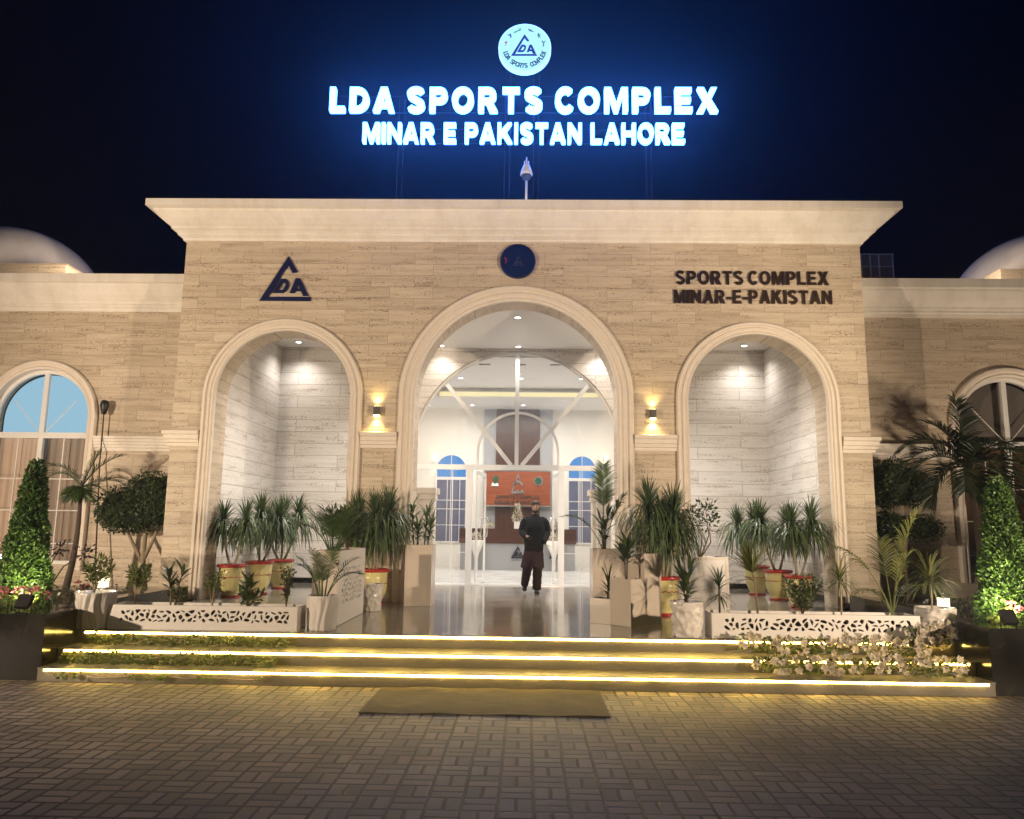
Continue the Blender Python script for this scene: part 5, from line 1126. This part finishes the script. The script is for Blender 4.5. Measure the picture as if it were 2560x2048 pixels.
V_ = [((-.01, 0, .92), (.13, .09)), ((-.005, 0, 1.10), (.13, .09)), ((.0, 0, 1.30), (.155, .10)), ((.01, 0, 1.42), (.085, .06)), ((.015, -.01, 1.53), .050), ((.018, -.02, 1.61), (.062, .075)), ((.018, -.025, 1.69), (.072, .088)), ((.018, -.02, 1.755), (.058, .070)),
      ((-.155, 0, 1.40), .045), ((-.235, .04, 1.18), .043), ((-.165, -.15, 1.10), .030), ((-.135, -.20, 1.09), (.030, .018)),
      ((.175, 0, 1.40), .045), ((.255, .05, 1.19), .043), ((.185, -.06, 1.05), .032), ((.155, -.09, 1.0), .032),
      ((-.095, 0, .84), .085), ((-.135, -.09, .47), .055), ((-.175, .20, .18), .038), ((.085, 0, .84), .085), ((.065, -.03, .47), .055), ((.055, .02, .09), .038)]
E_ = [(0, 1), (1, 2), (2, 3), (3, 4), (4, 5), (5, 6), (6, 7), (3, 8), (8, 9), (9, 10), (10, 11), (3, 12), (12, 13), (13, 14), (14, 15), (0, 16), (16, 17), (17, 18), (0, 19), (19, 20), (20, 21)]
for k, (fx_, fz, ln) in enumerate(((-.028, .014, .07), (-.012, .017, .078), (.004, .012, .074), (.018, .004, .058))):   # fingers curled round the phone
    i = len(V_); b0 = Vector((-.135 + fx_ * .6, -.215, 1.085 + fz)); V_ += [(tuple(b0), .009), (tuple(b0 + Vector((.02, -ln * .55, .004))), .008), (tuple(b0 + Vector((.045, -ln * .7, -.02))), .0065)]; E_ += [(11, i), (i, i + 1), (i + 1, i + 2)]
i = len(V_); V_ += [((-.115, -.20, 1.105), .010), ((-.085, -.225, 1.11), .0085), ((-.065, -.245, 1.10), .007)]; E_ += [(11, i), (i, i + 1), (i + 1, i + 2)]
body = skinned('body', V_, E_, M['skin'], pr)
bb = MB(); hx, hy, hz = PX + .018, PY - .03, ZP + 1.68   # facial features
def ball(mb, c, rx, ry, rz, n=12, a0=-90, a1=90): o0 = len(mb.v); mb.lathe([(max(.01, math.cos(R(a))), math.sin(R(a))) for a in range(a0, a1 + 1, 15)], (0, 0, 0), n, None, True); mb.v[o0:] = [(c[0] + x * rx, c[1] + y * ry, c[2] + z * rz) for x, y, z in mb.v[o0:]]
b = MB(); ball(b, (hx, hy - .085, hz - .01), .016, .022, .026); ball(b, (hx - .072, hy + .02, hz), .012, .018, .03); ball(b, (hx + .072, hy + .02, hz), .012, .018, .03); ball(b, (hx, hy - .075, hz - .055), .026, .012, .008); build('face_features', b, M['skin'], pr, smooth=True)
b = MB()
for s_ in (-1, 1): ball(b, (hx + s_ * .028, hy - .080, hz + .018), .011, .006, .006); ball(b, (hx + s_ * .029, hy - .082, hz + .036), .020, .006, .005)
build('eyes_and_brows', b, M['hair'], pr, smooth=True)
b = MB(); o0 = len(b.v); b.lathe([(max(.01, math.cos(R(a))), math.sin(R(a))) for a in range(-10, 91, 10)], (0, 0, 0), 20); b.v[o0:] = [(hx + x * .080, hy + .014 + y * .094, hz + .046 + z * .076 + (.020 if y < 0 else -.05) * (1 - z)) for x, y, z in b.v[o0:]]; build('hair', b, M['hair'], pr, smooth=True)
b = MB(); o0 = len(b.v); b.lathe([(max(.01, math.cos(R(a))), math.sin(R(a))) for a in range(-90, 1, 10)], (0, 0, 0), 20, None, False); b.v[o0:] = [(hx + x * .066, hy - .005 + y * .080, hz - .058 + z * .068 + (-.012 if y < 0 else .012)) for x, y, z in b.v[o0:]]; build('beard', b, M['hair'], pr, smooth=True)
def loft(mb, rings, n=28, fold=0.0):
    """rings: (x, y, z, rx, ry) in the person's own space"""
    vs = [(PX + x + math.cos(q) * rx * (1 + fold * math.sin(q * 5 + i * 1.7)), PY + y + math.sin(q) * ry * (1 + fold * math.sin(q * 4 - i)), ZP + z) for i, (x, y, z, rx, ry) in enumerate(rings) for q in [2 * math.pi * k / n for k in range(n)]]
    mb.add(vs, [(i * n + k, i * n + (k + 1) % n, (i + 1) * n + (k + 1) % n, (i + 1) * n + k) for i in range(len(rings) - 1) for k in range(n)] + [tuple(range(n - 1, -1, -1)), tuple((len(rings) - 1) * n + k for k in range(n))])
def limb(mb, pts, rad, n=14):
    P = [Vector((PX + x, PY + y, ZP + z)) for x, y, z in pts]; Q = []; RR = []
    for i in range(len(P) - 1):
        for k in range(4): t_ = k / 4; Q.append(P[i].lerp(P[i + 1], t_)); RR.append((rad[i] + (rad[i + 1] - rad[i]) * t_) * (1 + .05 * math.sin(len(RR) * 2.1)))
    Q.append(P[-1]); RR.append(rad[-1]); Q = [Q[0]] + [(Q[i - 1] + Q[i] * 2 + Q[i + 1]) / 4 for i in range(1, len(Q) - 1)] + [Q[-1]]; mb.tube(Q, RR, n)
b = MB()
loft(b, [(-.008, 0, .80, .178, .125), (-.008, 0, .84, .186, .132), (-.006, 0, .98, .190, .135), (-.004, 0, 1.10, .196, .138), (.0, 0, 1.24, .208, .140), (.004, 0, 1.34, .212, .132), (.006, 0, 1.42, .200, .115), (.010, .0, 1.47, .150, .095), (.012, -.004, 1.50, .085, .082), (.013, -.008, 1.525, .074, .074), (.013, -.008, 1.54, .068, .068)], 32, .018)
limb(b, [(-.15, .0, 1.43), (-.205, .015, 1.36), (-.245, .03, 1.20), (-.20, -.10, 1.12), (-.155, -.165, 1.095)], [.075, .082, .070, .058, .047])
limb(b, [(.165, .0, 1.43), (.22, .015, 1.36), (.262, .04, 1.20), (.225, -.04, 1.08), (.175, -.10, .99)], [.075, .082, .070, .060, .055])
build('jacket', b, M['jacket'], pr, smooth=True)
b = MB()
for x, z in ((-.085, 1.25), (.085, 1.255)): b.box(PX + x - .045, PY - .150, ZP + z - .06, PX + x + .045, PY - .120, ZP + z + .02); b.box(PX + x - .048, PY - .155, ZP + z, PX + x + .048, PY - .125, ZP + z + .025)
b.box(PX - .004, PY - .146, ZP + .84, PX + .010, PY - .11, ZP + 1.40)
for x in (-.135, .155): b.box(PX + x - .035, PY - .03, ZP + 1.455, PX + x + .035, PY + .03, ZP + 1.487)
build('pockets_and_placket', b, M['jacket'], pr)
b = MB()
limb(b, [(-.085, 0, .80), (-.115, -.07, .60), (-.135, -.10, .46), (-.160, .06, .30), (-.180, .20, .17)], [.105, .105, .092, .084, .076])
limb(b, [(.080, 0, .80), (.078, -.02, .60), (.070, -.03, .46), (.062, -.005, .25), (.056, .01, .085)], [.105, .105, .095, .088, .086])
build('trousers', b, M['maroon'], pr, smooth=True)
b = MB(); NN = 40; vs = []; lv = [(.90, .165, .115), (.84, .176, .125), (.75, .184, .14), (.63, .192, .15), (.50, .200, .16)]
for z, rx, ry in lv:
    for k in range(NN):
        a = 2 * math.pi * k / NN; t_ = (.95 - z) / .42; fl = 1 + .05 * t_ * math.sin(a * 7) + t_ * (.30 * max(0, -math.cos(a + .55)) ** 2); sl = .12 * t_ * max(0, math.sin(a)) ; vs.append((PX - .005 + math.cos(a) * rx * fl, PY + math.sin(a) * ry * fl, ZP + z + (.02 * t_ * math.sin(a * 3)) ))
b.add(vs, [(i * NN + k, i * NN + (k + 1) % NN, (i + 1) * NN + (k + 1) % NN, (i + 1) * NN + k) for i in range(len(lv) - 1) for k in range(NN)]); build('kameez', b, M['maroon'], pr, smooth=True, fixn=False)
skinned('shoe', [((.055, .07, .046), (.054, .062)), ((.056, -.04, .042), (.062, .055)), ((.062, -.17, .028), (.060, .040))], [(0, 1), (1, 2)], M['shoe'], pr, 1)
skinned('shoe', [((-.180, .25, .150), (.052, .058)), ((-.180, .19, .09), (.056, .052)), ((-.180, .11, .042), (.052, .038))], [(0, 1), (1, 2)], M['shoe'], pr, 1)
ph = build('phone', MB().box(PX - .125, PY - .285, ZP + 1.03, PX - .055, PY - .275, ZP + 1.11, Matrix.Rotation(R(35), 3, 'Y')), M['black'], None, label='black phone in the right hand of the walking man', cat='phone', loc=(PX - .09, PY - .28, ZP + 1.07))

# ------------------------------------------------------------------ night haze that makes the lit sign glow
hz_ = MB(); hz_.box(-17, -16, -1, 17, 14, 13)
t = NT('night_haze'); pv = t.n('VolumePrincipled'); pv.inputs['Color'].default_value = (.85, .9, 1, 1); pv.inputs['Density'].default_value = .0056; pv.inputs['Anisotropy'].default_value = .84; t.l(pv.outputs[0], t.out.inputs[1])
build('haze', hz_, t.m, kind='stuff')
